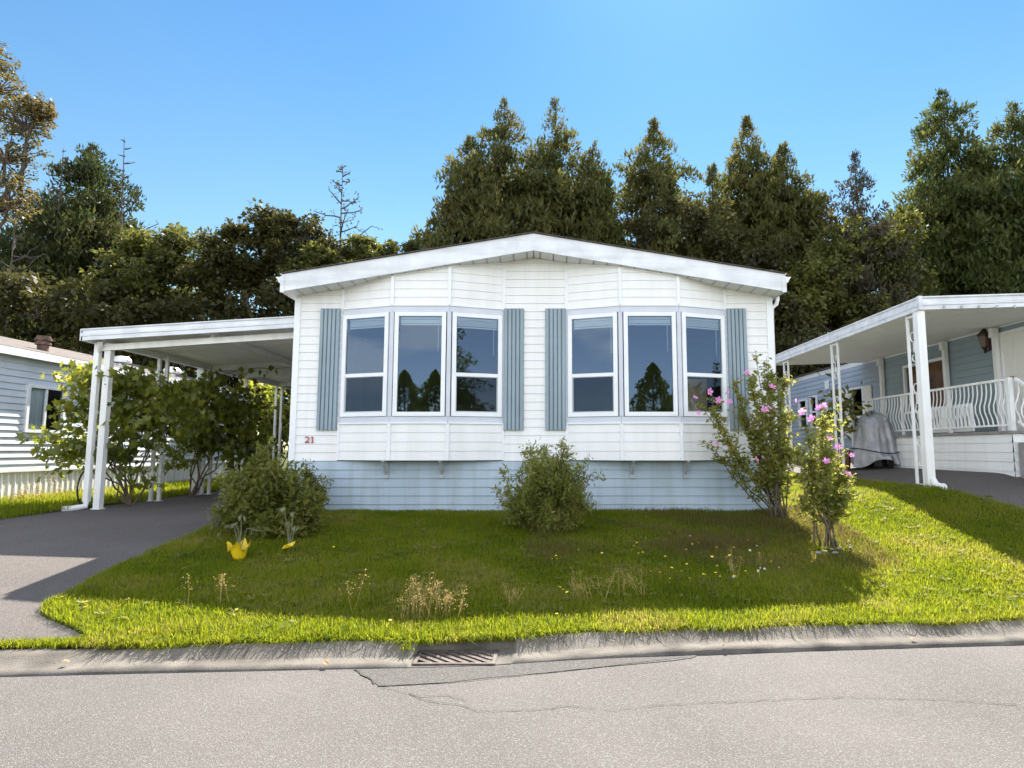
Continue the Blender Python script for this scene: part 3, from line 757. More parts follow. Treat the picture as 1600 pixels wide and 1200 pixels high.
for x_ in (CX+.10, -5.45):
    mb = MB(); mb.bar((x_, CYF+.34, cz(x_)-.155), (x_, CYB-.1, cz(x_)-.155), .07, .10); mb.build('long_beam', M['white_metal'], cp)
mb = MB(); mb.bar((-5.95, CYF+.05, cz(-5.9)-.115), (-5.45, CYF+.33, cz(-5.4)-.13), .05, .05); mb.build('brace', M['white_metal'], cp)
def cpost(x, y, w=.07, lean=0, m='white_metal'):
    mb = MB(); zg = float(hbase(x, y))-.02
    mb.box((x-w/2, y-w/2, zg), (x+w/2, y+w/2, cz(x)-.19))
    mb.box((x-w/2-.02, y-w/2-.02, zg), (x+w/2+.02, y+w/2+.02, zg+.035))
    mb.build('post', M[m], cp)
cpost(CX+.23, CYF+.34, .10)
for y_ in (11.5, 13.2, 14.6, 16.6):
    cpost(CX+.09, y_, .055); cpost(CX+.24, y_, .055)
cpost(CX+.06, 13.0, .13)
cpost(-6.10, 16.5, .10); cpost(-5.0, 12.9, .0701)
# round downspout pair at the front corner
mb = MB(); zg = .55
mb.box((CX+.03, CYF+.26, zg+.12), (CX+.11, CYF+.34, cz(CX)-.18)); mb.tube([(CX+.07, CYF+.30, zg+.16), (CX+.07, CYF+.28, zg+.05), (CX-.02, CYF+.12, zg+.03), (CX-.10, CYF+.02, zg+.03)], .045, 8)
mb.tube([(CX+.16, CYF+.20, cz(CX)-.17), (CX+.16, CYF+.22, cz(CX)-.22), (CX+.10, CYF+.28, cz(CX)-.30)], .04, 8)
mb.build('downspout', M['white_metal'], cp)

# ------------------------------------------------------------------ left neighbour
NX = -9.85
nb_ = thing('mobile_home', (NX, 12, .5), 'pale blue neighbouring mobile home with rusty roof chimney and ribbed white skirt', 'house')
mb = MB(); L0, L1 = 6.0, 20.5
wy0, wy1, wz0, wz1 = at(37, 660, 1).x*0+0, 0, 0, 0
def ny_(px): return NX*F/(px-PX)          # ray parameter ~ depth for a point on the wall plane
wya, wyb = ny_(37), ny_(98)
wz0, wz1 = 1.82, 2.74
EZ = 3.30
for ua, ub, za, zb in ((L0, wya, 1.10, EZ), (wyb, L1, 1.10, EZ), (wya, wyb, 1.10, wz0), (wya, wyb, wz1, EZ)):
    mb.siding((NX, 0, 0), (0, 1, 0), (1, 0, 0), [(ua, za), (ub, za), (ub, zb), (ua, zb)], .125, .022, 1.10)
mb.quad((NX, L0, 1.1), (NX-7.2, L0, 1.1), (NX-7.2, L0, EZ), (NX-3.6, L0, EZ+.9), (NX, L0, EZ))
mb.quad((NX, L1, .4), (NX-7.2, L1, .4), (NX-7.2, L1, EZ), (NX-3.6, L1, EZ+.9), (NX, L1, EZ))
mb.quad((NX-7.2, L0, .4), (NX-7.2, L1, .4), (NX-7.2, L1, EZ), (NX-7.2, L0, EZ))
mb.build('wall', M['pale_siding'], nb_)
mb = MB(); y = L0
while y < L1:
    mb.quad((NX-.005, y, .35), (NX-.005, y+.10, .35), (NX-.005, y+.10, 1.095), (NX-.005, y, 1.095))
    mb.quad((NX-.005, y+.10, .35), (NX+.012, y+.11, .35), (NX+.012, y+.11, 1.095), (NX-.005, y+.10, 1.095))
    mb.quad((NX+.012, y+.11, .35), (NX-.005, y+.14, .35), (NX-.005, y+.14, 1.095), (NX+.012, y+.11, 1.095)); y += .14
mb.box((NX, L0, 1.08), (NX+.045, L1, 1.115))
mb.build('skirt', M['white_metal'], nb_)
mb = MB(); ks = .245
for sgn in (1, -1):
    xe = NX+.22 if sgn > 0 else NX-7.42; xr = NX-3.6
    ze = EZ+.02; zr = ze+ks*3.82
    mb.add([(xe, L0-.3, ze), (xe, L1+.3, ze), (xr, L1+.3, zr), (xr, L0-.3, zr), (xe, L0-.3, ze+.03), (xe, L1+.3, ze+.03), (xr, L1+.3, zr+.03), (xr, L0-.3, zr+.03)],
           [(3,2,1,0), (4,5,6,7), (0,1,5,4), (0,4,7,3), (1,2,6,5)])
nroof = mb.build('roof', M['rust_shingle'], nb_)
mb = MB(); mb.box((NX+.21, L0-.31, EZ-.10), (NX+.24, L1+.31, EZ+.035)); mb.quad((NX, L0-.3, EZ+.005), (NX, L1+.3, EZ+.005), (NX+.21, L1+.3, EZ+.012), (NX+.21, L0-.3, EZ+.012)); mb.build('fascia', M['white_trim'], nroof)
def roofz(x): return EZ+.05+ks*(NX+.22-x)
mb = MB(); cx_, cy_ = NX-.55, 12.6
mb.lathe((cx_, cy_, roofz(cx_)-.05), [(.10,0),(.10,.16),(.14,.165),(.14,.21),(.11,.215),(.11,.25),(.145,.255),(.145,.30),(.12,.305),(.12,.345),(.02,.36)], 18); mb.build('chimney', M['rust'], nroof)
for yy, xx in ((14.9, NX-.5), (16.9, NX-.45), (17.6, NX-.9)):
    mb = MB(); mb.lathe((xx, yy, roofz(xx)-.05), [(.10,0),(.10,.12),(.22,.13),(.22,.20),(.16,.27),(.02,.30)], 14); mb.build('roof_vent', M['galv'], nroof)
wf = MB(); t = .06
wf.box((NX-.03, wya, wz0), (NX+.05, wya+t, wz1)); wf.box((NX-.03, wyb-t, wz0), (NX+.05, wyb, wz1)); wf.box((NX-.03, wya+t, wz0), (NX+.05, wyb-t, wz0+t)); wf.box((NX-.03, wya+t, wz1-t), (NX+.05, wyb-t, wz1)); wf.box((NX-.02, (wya+wyb)/2-.02, wz0+t), (NX+.03, (wya+wyb)/2+.02, wz1-t))
w_ = wf.build('window', M['white_trim'], nb_)
mb = MB(); mb.quad((NX, wya+t, wz0+t), (NX, wyb-t, wz0+t), (NX, wyb-t, wz1-t), (NX, wya+t, wz1-t)); mb.build('pane', M['side_glass'], w_)
mb = MB(); ymid = (wya+wyb)/2; n = 26
P_ = [(NX-.04-.015*math.sin(k*1.9), wya+t+(ymid-wya-.02)*k/n) for k in range(n+1)]
for p, q in zip(P_, P_[1:]): mb.quad((p[0], p[1], wz0), (q[0], q[1], wz0), (q[0], q[1], wz1), (p[0], p[1], wz1))
mb.build('curtain', M['blind'], w_)
mb = MB(); mb.box((NX-3, wya-.5, wz0-.4), (NX-.35, wyb+.5, wz0-.35)); mb.quad((NX-2, wya-1, 1), (NX-2, wyb+1, 1), (NX-2, wyb+1, 3), (NX-2, wya-1, 3)); mb.build('interior', M['dark_room'], nb_)

# ------------------------------------------------------------------ right neighbour: house, awning, deck
QX = 8.36
rh = thing('mobile_home', (QX, 13, 1.1), 'blue grey neighbouring mobile home with porch lantern and cream front door', 'house')
def qy(px): return QX*F/(px-PX)
R0, R1 = 8.6, 22.5; RZ = 3.74
def zq(px, py): return at(px, py, qy(px)).z
mbB = MB(); mbG = MB()
SP = qy(1388)                                 # paint changes from grey to blue past the second wall post
wins = [('slider', qy(1486), qy(1418), 2.30, 3.42), ('window', qy(1353), qy(1332), 1.55, 3.15), ('small', qy(1263), qy(1250), 2.15, 3.1), ('small', qy(1279), qy(1268), 2.15, 3.15)]
def rwall(mb, y0, y1, openings, z0=.9, z1=None):
    z1 = RZ if z1 is None else z1
    cur = y0
    for a_, b_, c_, d_ in sorted(openings):
        mb.siding((QX, 0, 0), (0, 1, 0), (-1, 0, 0), [(cur, z0), (a_, z0), (a_, z1), (cur, z1)], .135, .018, z0)
        mb.siding((QX, 0, 0), (0, 1, 0), (-1, 0, 0), [(a_, z0), (b_, z0), (b_, c_), (a_, c_)], .135, .018, z0)
        mb.siding((QX, 0, 0), (0, 1, 0), (-1, 0, 0), [(a_, d_), (b_, d_), (b_, z1), (a_, z1)], .135, .018, z0)
        cur = b_
    mb.siding((QX, 0, 0), (0, 1, 0), (-1, 0, 0), [(cur, z0), (y1, z0), (y1, z1), (cur, z1)], .135, .018, z0)
DY0, DY1 = qy(1640), qy(1574)
rwall(mbG, R0, SP, [(DY0, DY1, 1.80, 3.62), wins[0][1:]])
rwall(mbB, SP, R1, [wins[1][1:], wins[2][1:], wins[3][1:]])
mbG.build('grey_wall', M['grey_siding'], rh)
mbB.build('blue_wall', M['blue_siding'], rh); mbB = MB(); mbB.quad((QX, R1, .5), (QX+7, R1, .5), (QX+7, R1, RZ), (QX+3.5, R1, RZ+.6), (QX, R1, RZ)); mbB.build('end_wall', M['blue_siding'], rh); mbB = MB(); mbB.quad((QX, R0, .5), (QX+7, R0, .5), (QX+7, R0, RZ), (QX+3.5, R0, RZ+.6), (QX, R0, RZ))
mbB.build('end_wall', M['blue_siding'], rh)
mb = MB(); mb.box((QX-.02, R0, RZ-.03), (QX+.01, R1, RZ+.10)); mb.quad((QX-.12, R0-.2, RZ+.12), (QX-.12, R1+.2, RZ+.12), (QX+3.5, R1+.2, RZ+.75), (QX+3.5, R0-.2, RZ+.75)); mb.quad((QX+7.1, R0-.2, RZ+.12), (QX+7.1, R1+.2, RZ+.12), (QX+3.5, R1+.2, RZ+.75), (QX+3.5, R0-.2, RZ+.75)); mb.build('roof', M['white_trim'], rh)
for k, (nm_, a_, b_, c_, d_) in enumerate(wins):
    t = .06; o0, o1 = QX-.05, QX+.03
    f = MB(); f.box((o0, a_, c_), (o1, a_+t, d_)); f.box((o0, b_-t, c_), (o1, b_, d_)); f.box((o0, a_+t, c_), (o1, b_-t, c_+t)); f.box((o0, a_+t, d_-t), (o1, b_-t, d_))
    if nm_ == 'slider': f.box((o0+.02, (a_+b_)/2-.025, c_+t), (o1, (a_+b_)/2+.025, d_-t))
    else: f.box((o0+.02, a_+t, (c_+d_)/2-.03), (o1, b_-t, (c_+d_)/2+.03))
    w_ = f.build('window', M['white_trim'], rh)
    p = MB(); p.quad((QX, b_-t, c_+t), (QX+.0, a_+t, c_+t), (QX, a_+t, d_-t), (QX, b_-t, d_-t)); p.build('pane', M['side_glass'], w_)
    if nm_ == 'window':
        for ya, yb in ((a_-.42, a_-.02), (b_+.02, b_+.42)):
            s_b = MB(); s_b.box((QX-.06, ya, c_+.25), (QX-.035, yb, d_-.02))
            for q in range(12): s_b.box((QX-.075, ya+.05, c_+.30+q*.105), (QX-.06, yb-.05, c_+.36+q*.105))
            s_b.build('shutter', M['door'], w_)
    if nm_ == 'slider':
        cu = MB(); n = 40; ym = (a_+b_)/2
        for q in range(n):
            y_a = a_+t+(b_-a_-2*t)*q/n; cu.quad((QX+.10+.02*(q % 2), y_a, c_), (QX+.10+.02*((q+1) % 2), y_a+(b_-a_-2*t)/n, c_), (QX+.10+.02*((q+1) % 2), y_a+(b_-a_-2*t)/n, d_), (QX+.10+.02*(q % 2), y_a, d_))
        cu.build('curtain', M['wood'], w_)
mb = MB(); mb.quad((QX+1.2, R0, .8), (QX+1.2, R1, .8), (QX+1.2, R1, RZ), (QX+1.2, R0, RZ)); mb.quad((QX+.05, R0, 1.2), (QX+.05, R1, 1.2), (QX+1.2, R1, 1.2), (QX+1.2, R0, 1.2)); mb.build('interior', M['dark_room'], rh)
d_ = MB(); d_.box((QX-.02, DY0+.07, 1.80), (QX+.03, DY1-.07, 3.56))
for za, zb in ((1.95, 2.65), (2.8, 3.45)):
    for q in range(2):
        ya = DY0+.17+q*.45; d_.box((QX-.03, ya, za), (QX-.02, ya+.33, zb))
dr = d_.build('door', M['door'], rh)
mb = MB(); mb.box((QX-.04, DY0, 1.80), (QX+.03, DY0+.07, 3.62)); mb.box((QX-.04, DY1-.07, 1.80), (QX+.03, DY1, 3.62)); mb.box((QX-.04, DY0+.07, 3.56), (QX+.03, DY1-.07, 3.62)); mb.build('door_frame', M['white_trim'], dr)
mb = MB(); pz = at(1593, 590, qy(1593)); mb.lathe((QX-.06, qy(1592), pz.z), [(.001,-.03),(.03,-.02),(.035,0),(.03,.02),(.001,.03)], 12); mb.build('handle', M['brass'], dr)
for px in (1387, 1490, 1572):
    mb = MB(); y_ = qy(px); mb.box((QX-.13, y_-.04, 1.2 if px == 1387 else 1.79), (QX-.05, y_+.04, RZ-.05)); mb.box((QX-.17, y_-.05, RZ-.20), (QX-.05, y_+.05, RZ-.03)); mb.build('wall_post', M['white_metal'], rh)
# porch lantern on the wall
ly = qy(1561); lz = at(1561, 530, ly).z; lx = QX-.16
mb = MB(); mb.lathe((lx, ly, lz), [(.02,-.26),(.035,-.24),(.02,-.21),(.06,-.16),(.11,.06),(.125,.07),(.13,.09),(.06,.15),(.03,.19),(.005,.22)], 6); mb.tube([(QX-.02, ly, lz-.12), (QX-.10, ly, lz-.22), (lx, ly, lz-.20)], .015, 6); mb.box((QX-.05, ly-.06, lz-.2), (QX-.03, ly+.06, lz+.0))
la = mb.build('wall_lantern', M['lamp_metal'], rh)
mb = MB(); mb.lathe((lx, ly, lz), [(.066,-.145),(.113,.05)], 6); mb.build('lantern_glass', M['lamp_glass'], la)
mb = MB(); yv = qy(1278)*1.0; mb.box((QX-.07, yv-.9, 3.25), (QX-.03, yv-.7, 3.5)); mb.build('junction_box', M['white_trim'], rh)

# awning
AX, AY0, AY1 = 5.80, 9.30, 15.9
def az(x): return 3.66+(RZ-3.66)*(x-AX)/(QX-AX)
aw = thing('porch_awning', (AX, 9.5, 1.0), 'white flat porch awning with ribbed underside on scrollwork posts', 'awning')
mb = MB(); prof = []; y = AY0+.10
while y < AY1: prof += [(y, 0), (y+.010, .055), (y+.038, .055), (y+.048, 0)]; y += .13
for (ya, za), (yb, zb) in zip(prof, prof[1:]): mb.quad((AX+.03, ya, az(AX)+za), (QX-.02, ya, az(QX)+za), (QX-.02, yb, az(QX)+zb), (AX+.03, yb, az(AX)+zb))
mb.quad((AX+.03, AY0+.08, az(AX)+.07), (QX+.0, AY0+.08, az(QX)+.07), (QX, AY1, az(QX)+.07), (AX+.03, AY1, az(AX)+.07))
mb.build('roof_panel', M['panel'], aw)
mb = MB(); zt = az(AX)
pr = [(0,-.02),(0,.04),(-.012,.05),(-.012,.10),(0,.11),(0,.15),(-.025,.165),(-.025,.185),(.03,.185),(.03,-.02)]; n = len(pr)
for A, B in (([(AX+a_, AY0, zt+b_) for a_, b_ in pr], [(AX+a_, AY1, zt+b_) for a_, b_ in pr]), ([(AX, AY0+a_, zt+b_) for a_, b_ in pr], [(QX, AY0+a_, az(QX)+b_) for a_, b_ in pr])):
    mb.add(A+B, [tuple(range(n)), tuple(range(2*n-1, n-1, -1))]+[(i, i+n, (i+1) % n+n, (i+1) % n) for i in range(n)])
mb.box((AX-.035, AY0-.035, zt-.025), (AX+.02, AY0+.02, zt+.19))
mb.build('fascia', M['fascia'], aw)
mb = MB()
for q in range(9): mb = MB(); mb.box((AX+.35+q*.27, AY0-.034, az(AX)+.0), (AX+.375+q*.27, AY0-.014, az(AX)+.045)); mb.build('gutter_clip', M['bracket'], aw)
def scroll(mb, x, y, z, w, h, flip):
    pts = []
    for k in range(22):
        t = k/21; a = t*math.pi*2.6
        r = (w*.42)*(1-t*.75)
        pts.append((x, y+flip*(w*.02+r*math.cos(a)), z+h*.5*(.30)+r*math.sin(a)*1.3))
    return pts
def apost(y, big):
    x = AX+.07; zg = float(hbase(x, y))-.02; w = .26; zt = az(AX)-.015; t = .035
    mb = MB()
    if big:
        # wide front leg + slim rear leg
        mb.box((x-.06, y-.05, zg), (x+.06, y+.07, zt)); mb.box((x-t/2, y+.30, zg), (x+t/2, y+.30+t, zt)); ya, yb = y+.07, y+.30
    else:
        mb.box((x-t/2, y-.13, zg), (x+t/2, y-.13+t, zt)); mb.box((x-t/2, y+.13, zg), (x+t/2, y+.13+t, zt)); ya, yb = y-.13+t, y+.13
    mb.box((x-t/2, ya, zg+.03), (x+t/2, yb, zg+.05)); mb.box((x-t/2, ya, zt-.06), (x+t/2, yb, zt-.03))
    p = mb.build('post', M['white_metal'], aw)
    sc = MB(); ym = (ya+yb)/2; ww = (yb-ya)
    for zc in (zg+.55, zg+1.38, zg+2.2):
        for sg in (1, -1):
            c0 = zc+sg*.17; pts = []
            for k in range(18):
                a = math.pi*(1.9*k/17)-math.pi/2; r = ww*.38*(1-.5*k/17)
                pts.append((x, ym+sg*r*math.cos(a)*1.0, c0+sg*r*math.sin(a)))
            sc.tube([(x, ym, zc)]+pts, .009, 5)
        sc.build('scrollwork', M['white_metal'], p); sc = MB()
    if big:
        ft = MB(); ft.tube([(x+.02, y-.03, zg+.14), (x+.03, y-.08, zg+.06), (x+.05, y-.17, zg+.03), (x+.06, y-.24, zg+.03)], .05, 8); ft.build('spout', M['white_metal'], p)
apost(9.45, True); apost(12.25, False); apost(14.75, False)

# deck with white lap skirting, rails of bowed pickets and steps
DX, DKY0, DKY1, DZ = 7.18, 9.45, 13.7, 1.785
dk = thing('porch_deck', (DX, 11, 1.1), 'raised porch deck with white lap skirting and bowed picket railing', 'deck')
mb = MB(); zg = 1.02
mb.siding((DX, 0, 0), (0, 1, 0), (-1, 0, 0), [(DKY0, zg), (DKY1, zg), (DKY1, DZ-.05), (DKY0, DZ-.05)], .145, .012, zg)
mb.siding((0, DKY0, 0), (1, 0, 0), (0, -1, 0), [(DX, zg), (QX-.05, zg), (QX-.05, DZ-.05), (DX, DZ-.05)], .145, .012, zg)
mb.quad((DX, DKY1, zg-.1), (QX, DKY1, zg-.1), (QX, DKY1, DZ-.05), (DX, DKY1, DZ-.05))
mb.build('skirting', M['white_siding'], dk)
mb = MB()
for k in range(9): mb.box((DX-.04+k*.137, DKY0-.04, DZ-.045), (DX-.04+k*.137+.13, DKY1, DZ))
mb.build('deck_board', M['deck_wood'], dk)
mb = MB(); rt, rb = DZ+.80, DZ+.09
mb.bar((DX+.03, DKY0+.02, rt), (DX+.03, DKY1-.05, rt), .05, .04); mb.bar((DX+.03, DKY0+.02, rb), (DX+.03, DKY1-.05, rb), .035, .03)
for y_ in (DKY0+.03, DKY0+1.45, DKY0+2.9, DKY1-.05): mb.box((DX+.01, y_-.02, DZ), (DX+.05, y_+.02, rt))
mb.box((DX-.005, DKY0-.01, DZ-.02), (DX+.065, DKY0+.06, rt+.02))
rl = mb.build('railing', M['white_metal'], dk)
pk = MB(); hh = rt-rb
pk.tube([(DX+.03-b_, 0, rb+hh*t) for t, b_ in ((0,0),(.15,.015),(.32,.055),(.45,.055),(.6,.02),(.75,0),(1,0))], .010, 5)
base = None; n = int((DKY1-DKY0-.1)/.105)
for k in range(n):
    y_ = DKY0+.10+k*.105
    if base is None:
        base = pk.build('picket', M['white_metal'], rl); base.location = (0, y_, 0)
    else:
        o = base.copy(); C.objects.link(o); o.parent = rl; o.location = (0, y_, 0)
st = MB()
for k in range(3): st.box((DX+.05, DKY0-.28*(k+1), 1.0), (DX+1.1, DKY0-.28*k-.045, DZ-.18*(k+1)))
st.build('steps', M['deck_wood'], dk)
hr = MB(); hr.bar((DX+.08, DKY0-.04, rt), (DX+.08, DKY0-.95, rt-.62), .04, .04); hr.bar((DX+.08, DKY0-.04, rb+.05), (DX+.08, DKY0-.95, rb-.57), .03, .03)
for k in range(8):
    y_ = DKY0-.10-k*.11; q = (k*.11+.06)*.68; hr.tube([(DX+.08-b_, y_, rb+.05-q+(hh-.05)*t) for t, b_ in ((0,0),(.15,.02),(.32,.07),(.45,.07),(.6,.03),(.75,0),(1,0))], .010, 5)
hr.box((DX+.05, DKY0-.98, 1.0), (DX+.11, DKY0-.92, rt-.55))
hr.build('stair_rail', M['white_metal'], dk)
# white slatted gate leaning inside the railing
gp_ = thing('gate_panel', (DX+.12, 11.4, DZ), 'white slatted gate panel leaning against the porch railing', 'gate')
mb = MB(); ya, yb = 10.45, 11.95; zt = DZ+.50
mb.box((DX+.10, ya, DZ+.02), (DX+.13, ya+.05, zt)); mb.box((DX+.10, yb-.05, DZ+.02), (DX+.13, yb, zt)); mb.box((DX+.10, ya+.05, zt-.06), (DX+.13, yb-.05, zt)); mb.box((DX+.10, ya+.05, DZ+.02), (DX+.13, yb-.05, DZ+.08)); mb.box((DX+.10, (ya+yb)/2-.06, DZ+.08), (DX+.13, (ya+yb)/2+.06, zt-.06))
mb.build('frame', M['white_trim'], gp_)
mb = MB()
for k in range(14): y_ = ya+.1+k*.096; mb.box((DX+.107, y_-.022, DZ+.08), (DX+.123, y_+.022, zt-.06))
mb.build('slat', M['white_trim'], gp_)

# scooter under a silver cover
def cover():
    t = thing('covered_scooter', (6.95, 13.3, .98), 'bulky scooter under a wrinkled silver cover beside the porch deck', 'scooter cover')
    c = at(1366, 690, 13.0); cx, cy = c.x, 13.0; zg = float(hbase(cx, cy)); zt = at(1366, 643, 13.0).z; H = zt-zg
    rr = np.random.default_rng(5); nu, nv = 72, 30; V = []; Fc = []
    ph = rr.uniform(0, 6.28, 8)
    for j in range(nv+1):
        v = j/nv
        for i in range(nu):
            a = 2*math.pi*i/nu
            rx = .38*(1-.10*v**2); ry = .52
            prof = (1-max(0, v-.72)**2/.0784*.80) if v > .72 else 1.0
            top = (1-.36*.78)*max(0, 1-((v-.78)/.22)**3.2) if v > .78 else 1.06-.36*v+.04*math.sin(v*9)
            top = max(top, .02)
            fold = 1+(.10*abs(math.sin(a*4.5+v*1.3))+.05*math.sin(a*5+ph[0]+v*2.5)+.07*abs(math.sin(a*6+ph[1]-v*1.2))+.04*math.sin(a*17+ph[2]+v*3))*(1-.45*v)
            x = cx+rx*math.cos(a)*top*fold*(1 + .12*math.cos(a)*(.4-v)); y = cy+ry*math.sin(a)*top*fold
            z = zg+.10*max(0, 1-v*4)*(1+.9*math.sin(a*3+.8)) + v*H*(1-.10*max(0, math.sin(a))*v)+.03*v*math.sin(a*4+ph[3])
            w_ = mnoise.noise_vector(Vector((x*4.5, y*4.5, z*2.2)))*.045 + mnoise.noise_vector(Vector((x*11, y*11, z*5)))*.020
            V.append((x+w_.x, y+w_.y, z+w_.z*(.3 if v > .06 else 0)))
    for j in range(nv):
        for i in range(nu):
            a = j*nu+i; b = j*nu+(i+1) % nu; Fc.append((a, b, b+nu, a+nu))
    Fc.append(tuple(nv*nu+i for i in range(nu)))
    mb = MB(); mb.v = V; mb.f = Fc
    M['silver'] = mat('silver_cover', (.36,.36,.375), .38, (.27,.27,.285), 5, .5, 14, metal=.25)
    mb.build('cover', M['silver'], t, True)
    mb = MB(); P_ = [(cx+.445*math.cos(a), cy+.60*math.sin(a), zg+.36+.05*math.cos(a*2)) for a in [2*math.pi*k/40 for k in range(41)]]; mb.tube(P_, .010, 5); mb.build('strap', M['black'], t)
    for dy in (-.38, .38):
        mb = MB(); n = 20
        mb.tube([(cx+.05+0*dy, cy+dy+.13*math.cos(a), zg+.14+.13*math.sin(a)) for a in [2*math.pi*k/n for k in range(n+1)]], .05, 8); mb.build('wheel', M['black'], t)
cover()

# ------------------------------------------------------------------ vegetation builders
def limb(mb, p, q, r0, r1, rng, sag=.0, n=5, wob=.06):
    p = Vector(p); q = Vector(q); L = (q-p).length; P_ = []
    for k in range(n+1):
        t = k/n; w = wob*L*math.sin(math.pi*t)
        P_.append(p.lerp(q, t)+Vector((rng.uniform(-w, w), rng.uniform(-w, w), rng.uniform(-w, w)*.5 - sag*L*t*t)))
    mb.tube(P_, [r0+(r1-r0)*k/n for k in range(n+1)], 6)
    return P_

def conifer(name, label, top, Y, rpx, seed, m='cedar', n=26000, pw=.75, droop=.45, base_frac=.16, zbase=None, sc=1.0, cat='tree', group=None, lean=0, gap=1.0, full=.42):
    """top=(px,py) of the tip, rpx half width of the crown in photo px, at depth Y"""
    rng = np.random.default_rng(seed); rr = random.Random(seed)
    tp = at(top[0], top[1], Y); z0 = hz(tp.x, Y) if zbase is None else zbase
    H = tp.z-z0; Rm = 1.36*rpx/F*Y; n = int(n*1.75)
    t = thing(name, (tp.x, Y, z0), label, cat, group)
    tr = MB(); tr.tube([(tp.x+.04*H*lean*(k/8-1), Y, z0-.1+H*k/8) for k in range(9)], [max(.012*H*(1-k/8.2), .02) for k in range(9)], 8); tr.build('trunk', M['bark'], t)
    nbr = int(190*gap)+int(H*9*gap)
    u = base_frac+(1-base_frac)*rng.uniform(0, 1, nbr)**1.0
    ang = rng.uniform(0, 2*np.pi, nbr)
    lob = 1+.22*np.sin(ang*3+seed)+.14*np.sin(ang*5+seed*2)+.10*np.sin(u*23+seed)
    L = Rm*np.minimum(1.0, np.clip((1-u)/full, .008, 1)**pw)*np.minimum(1, ((1-u)/full/.22+.02)**.45)*(.80+.20*np.clip((1-u)/full, 0, 1))*rng.uniform(.74, 1.12, nbr)*lob
    L = np.maximum(L*np.where(rng.uniform(0, 1, nbr) < .14, 1.28, 1), .15)
    cnt = np.maximum((n*(L**1.25)/np.sum(L**1.25)).astype(int), 18)
    bi = np.repeat(np.arange(nbr), cnt); N = len(bi)
    f = rng.uniform(.0, 1, N)**.72
    A = ang[bi]; Lb = L[bi]
    rad = np.stack([np.cos(A), np.sin(A), np.zeros(N)], 1); tan = np.stack([-np.sin(A), np.cos(A), np.zeros(N)], 1)
    up = rng.uniform(.05, .40, nbr)[bi]
    fan = (.05+.26*Lb*f*(1.15-f)*1.6)[:, None]
    side = rng.normal(0, 1, N)[:, None]*fan*.55
    zc = z0+H*u[bi]+up*Lb*f-droop*Lb*f*f - np.abs(rng.normal(0, 1, N))*(.10+.10*Lb)*.8
    c = np.stack([np.full(N, tp.x)+.04*H*lean*(u[bi]-1), np.full(N, Y), zc], 1)+rad*(Lb*f)[:, None]+tan*side+rng.normal(0, .05, (N, 3))
    ax = rad*rng.uniform(.1, .8, N)[:, None]+tan*rng.normal(0, .40, N)[:, None]; upt = (rng.uniform(0, 1, N) < .22+.45*(f > .86)); ax[:, 2] += np.where(upt, rng.uniform(.2, 1.2, N), rng.uniform(-1.6, -.3, N))
    hi = u[bi] > .86
    ax[hi, 2] += 1.2
    s = sc*rng.uniform(.6, 1.3, N)*Y/30*np.clip(.55+2.2*(1-u[bi]), .55, 1)
    leaves('crown', c, ax, .33*s, .105*s, M[m], t, .2, rng)
    return t

def lobed(name, label, lobes, Y, seed, m='maple', n=16000, ls=.17, trunk=None, cat='tree', group=None, dens=1.0, bark='bark', limbs=True, crs=1.0):
    """broadleaf crown: lobes = (px, py, rx_px, ry_px[, dY]) ; leaves gathered in clumps through each lobe"""
    rng = np.random.default_rng(seed); rr = random.Random(seed)
    cs = []
    for l in lobes:
        d = l[4] if len(l) > 4 else 0
        p = at(l[0], l[1], Y+d); cs.append((p, l[2]/F*(Y+d), l[3]/F*(Y+d)))
    if trunk is None: trunk = sum(c[0].x for c in cs)/len(cs)
    z0 = hz(trunk, Y)
    t = thing(name, (trunk, Y, z0), label, cat, group)
    tr = MB(); zt = max(c[0].z for c in cs); Ht = zt-z0
    fork = Vector((trunk+rr.uniform(-.1, .1), Y, z0+Ht*.35))
    r0 = .022*Ht
    tr.tube([(trunk, Y, z0-.1), (trunk+.03, Y, z0+Ht*.18), fork], [r0, r0*.8, r0*.65], 8)
    C_ = []; AX_ = []
    area = [c[1]*c[1]*c[2] for c in cs]; tot = sum(area)
    for (p, rx, rz), a in zip(cs, area):
        if limbs: limb(tr, fork, p+Vector((0, 0, rz*.3)), r0*.5, r0*.08, rr, 0, 5, .08)
        k = max(14, int(len(lobes)**0*34*dens))
        nl = max(20, int(n*a/tot/k))
        d = unit(rng.normal(size=(k, 3))); rad = rng.uniform(.45, 1.0, k)[:, None]
        cc = np.array(p)+d*rad*np.array([rx, rx, rz])
        if limbs:
            for q in range(0, k, 3): limb(tr, p-Vector((0, 0, rz*.3)), Vector(cc[q]), r0*.12, r0*.03, rr, 0, 3, .08)
        cr = crs*rng.uniform(.16, .34, k)*((rx+rz)/2)
        i = np.repeat(np.arange(k), nl); N = len(i)
        off = unit(rng.normal(size=(N, 3)))*(rng.uniform(0, 1, N)**.5)[:, None]*cr[i][:, None]*np.array([1.15, 1.15, .75])
        C_.append(cc[i]+off); x = off+rng.normal(0, .6, (N, 3))*cr[i][:, None]; x[:, 2] -= .3*cr[i]; AX_.append(x)
    tr.build('trunk', M[bark], t)
    c = np.concatenate(C_); ax = np.concatenate(AX_); s = rng.uniform(.6, 1.3, len(c))
    leaves('crown', c, ax, ls*s, ls*.62*s, M[m], t, .5, rng)
    return t

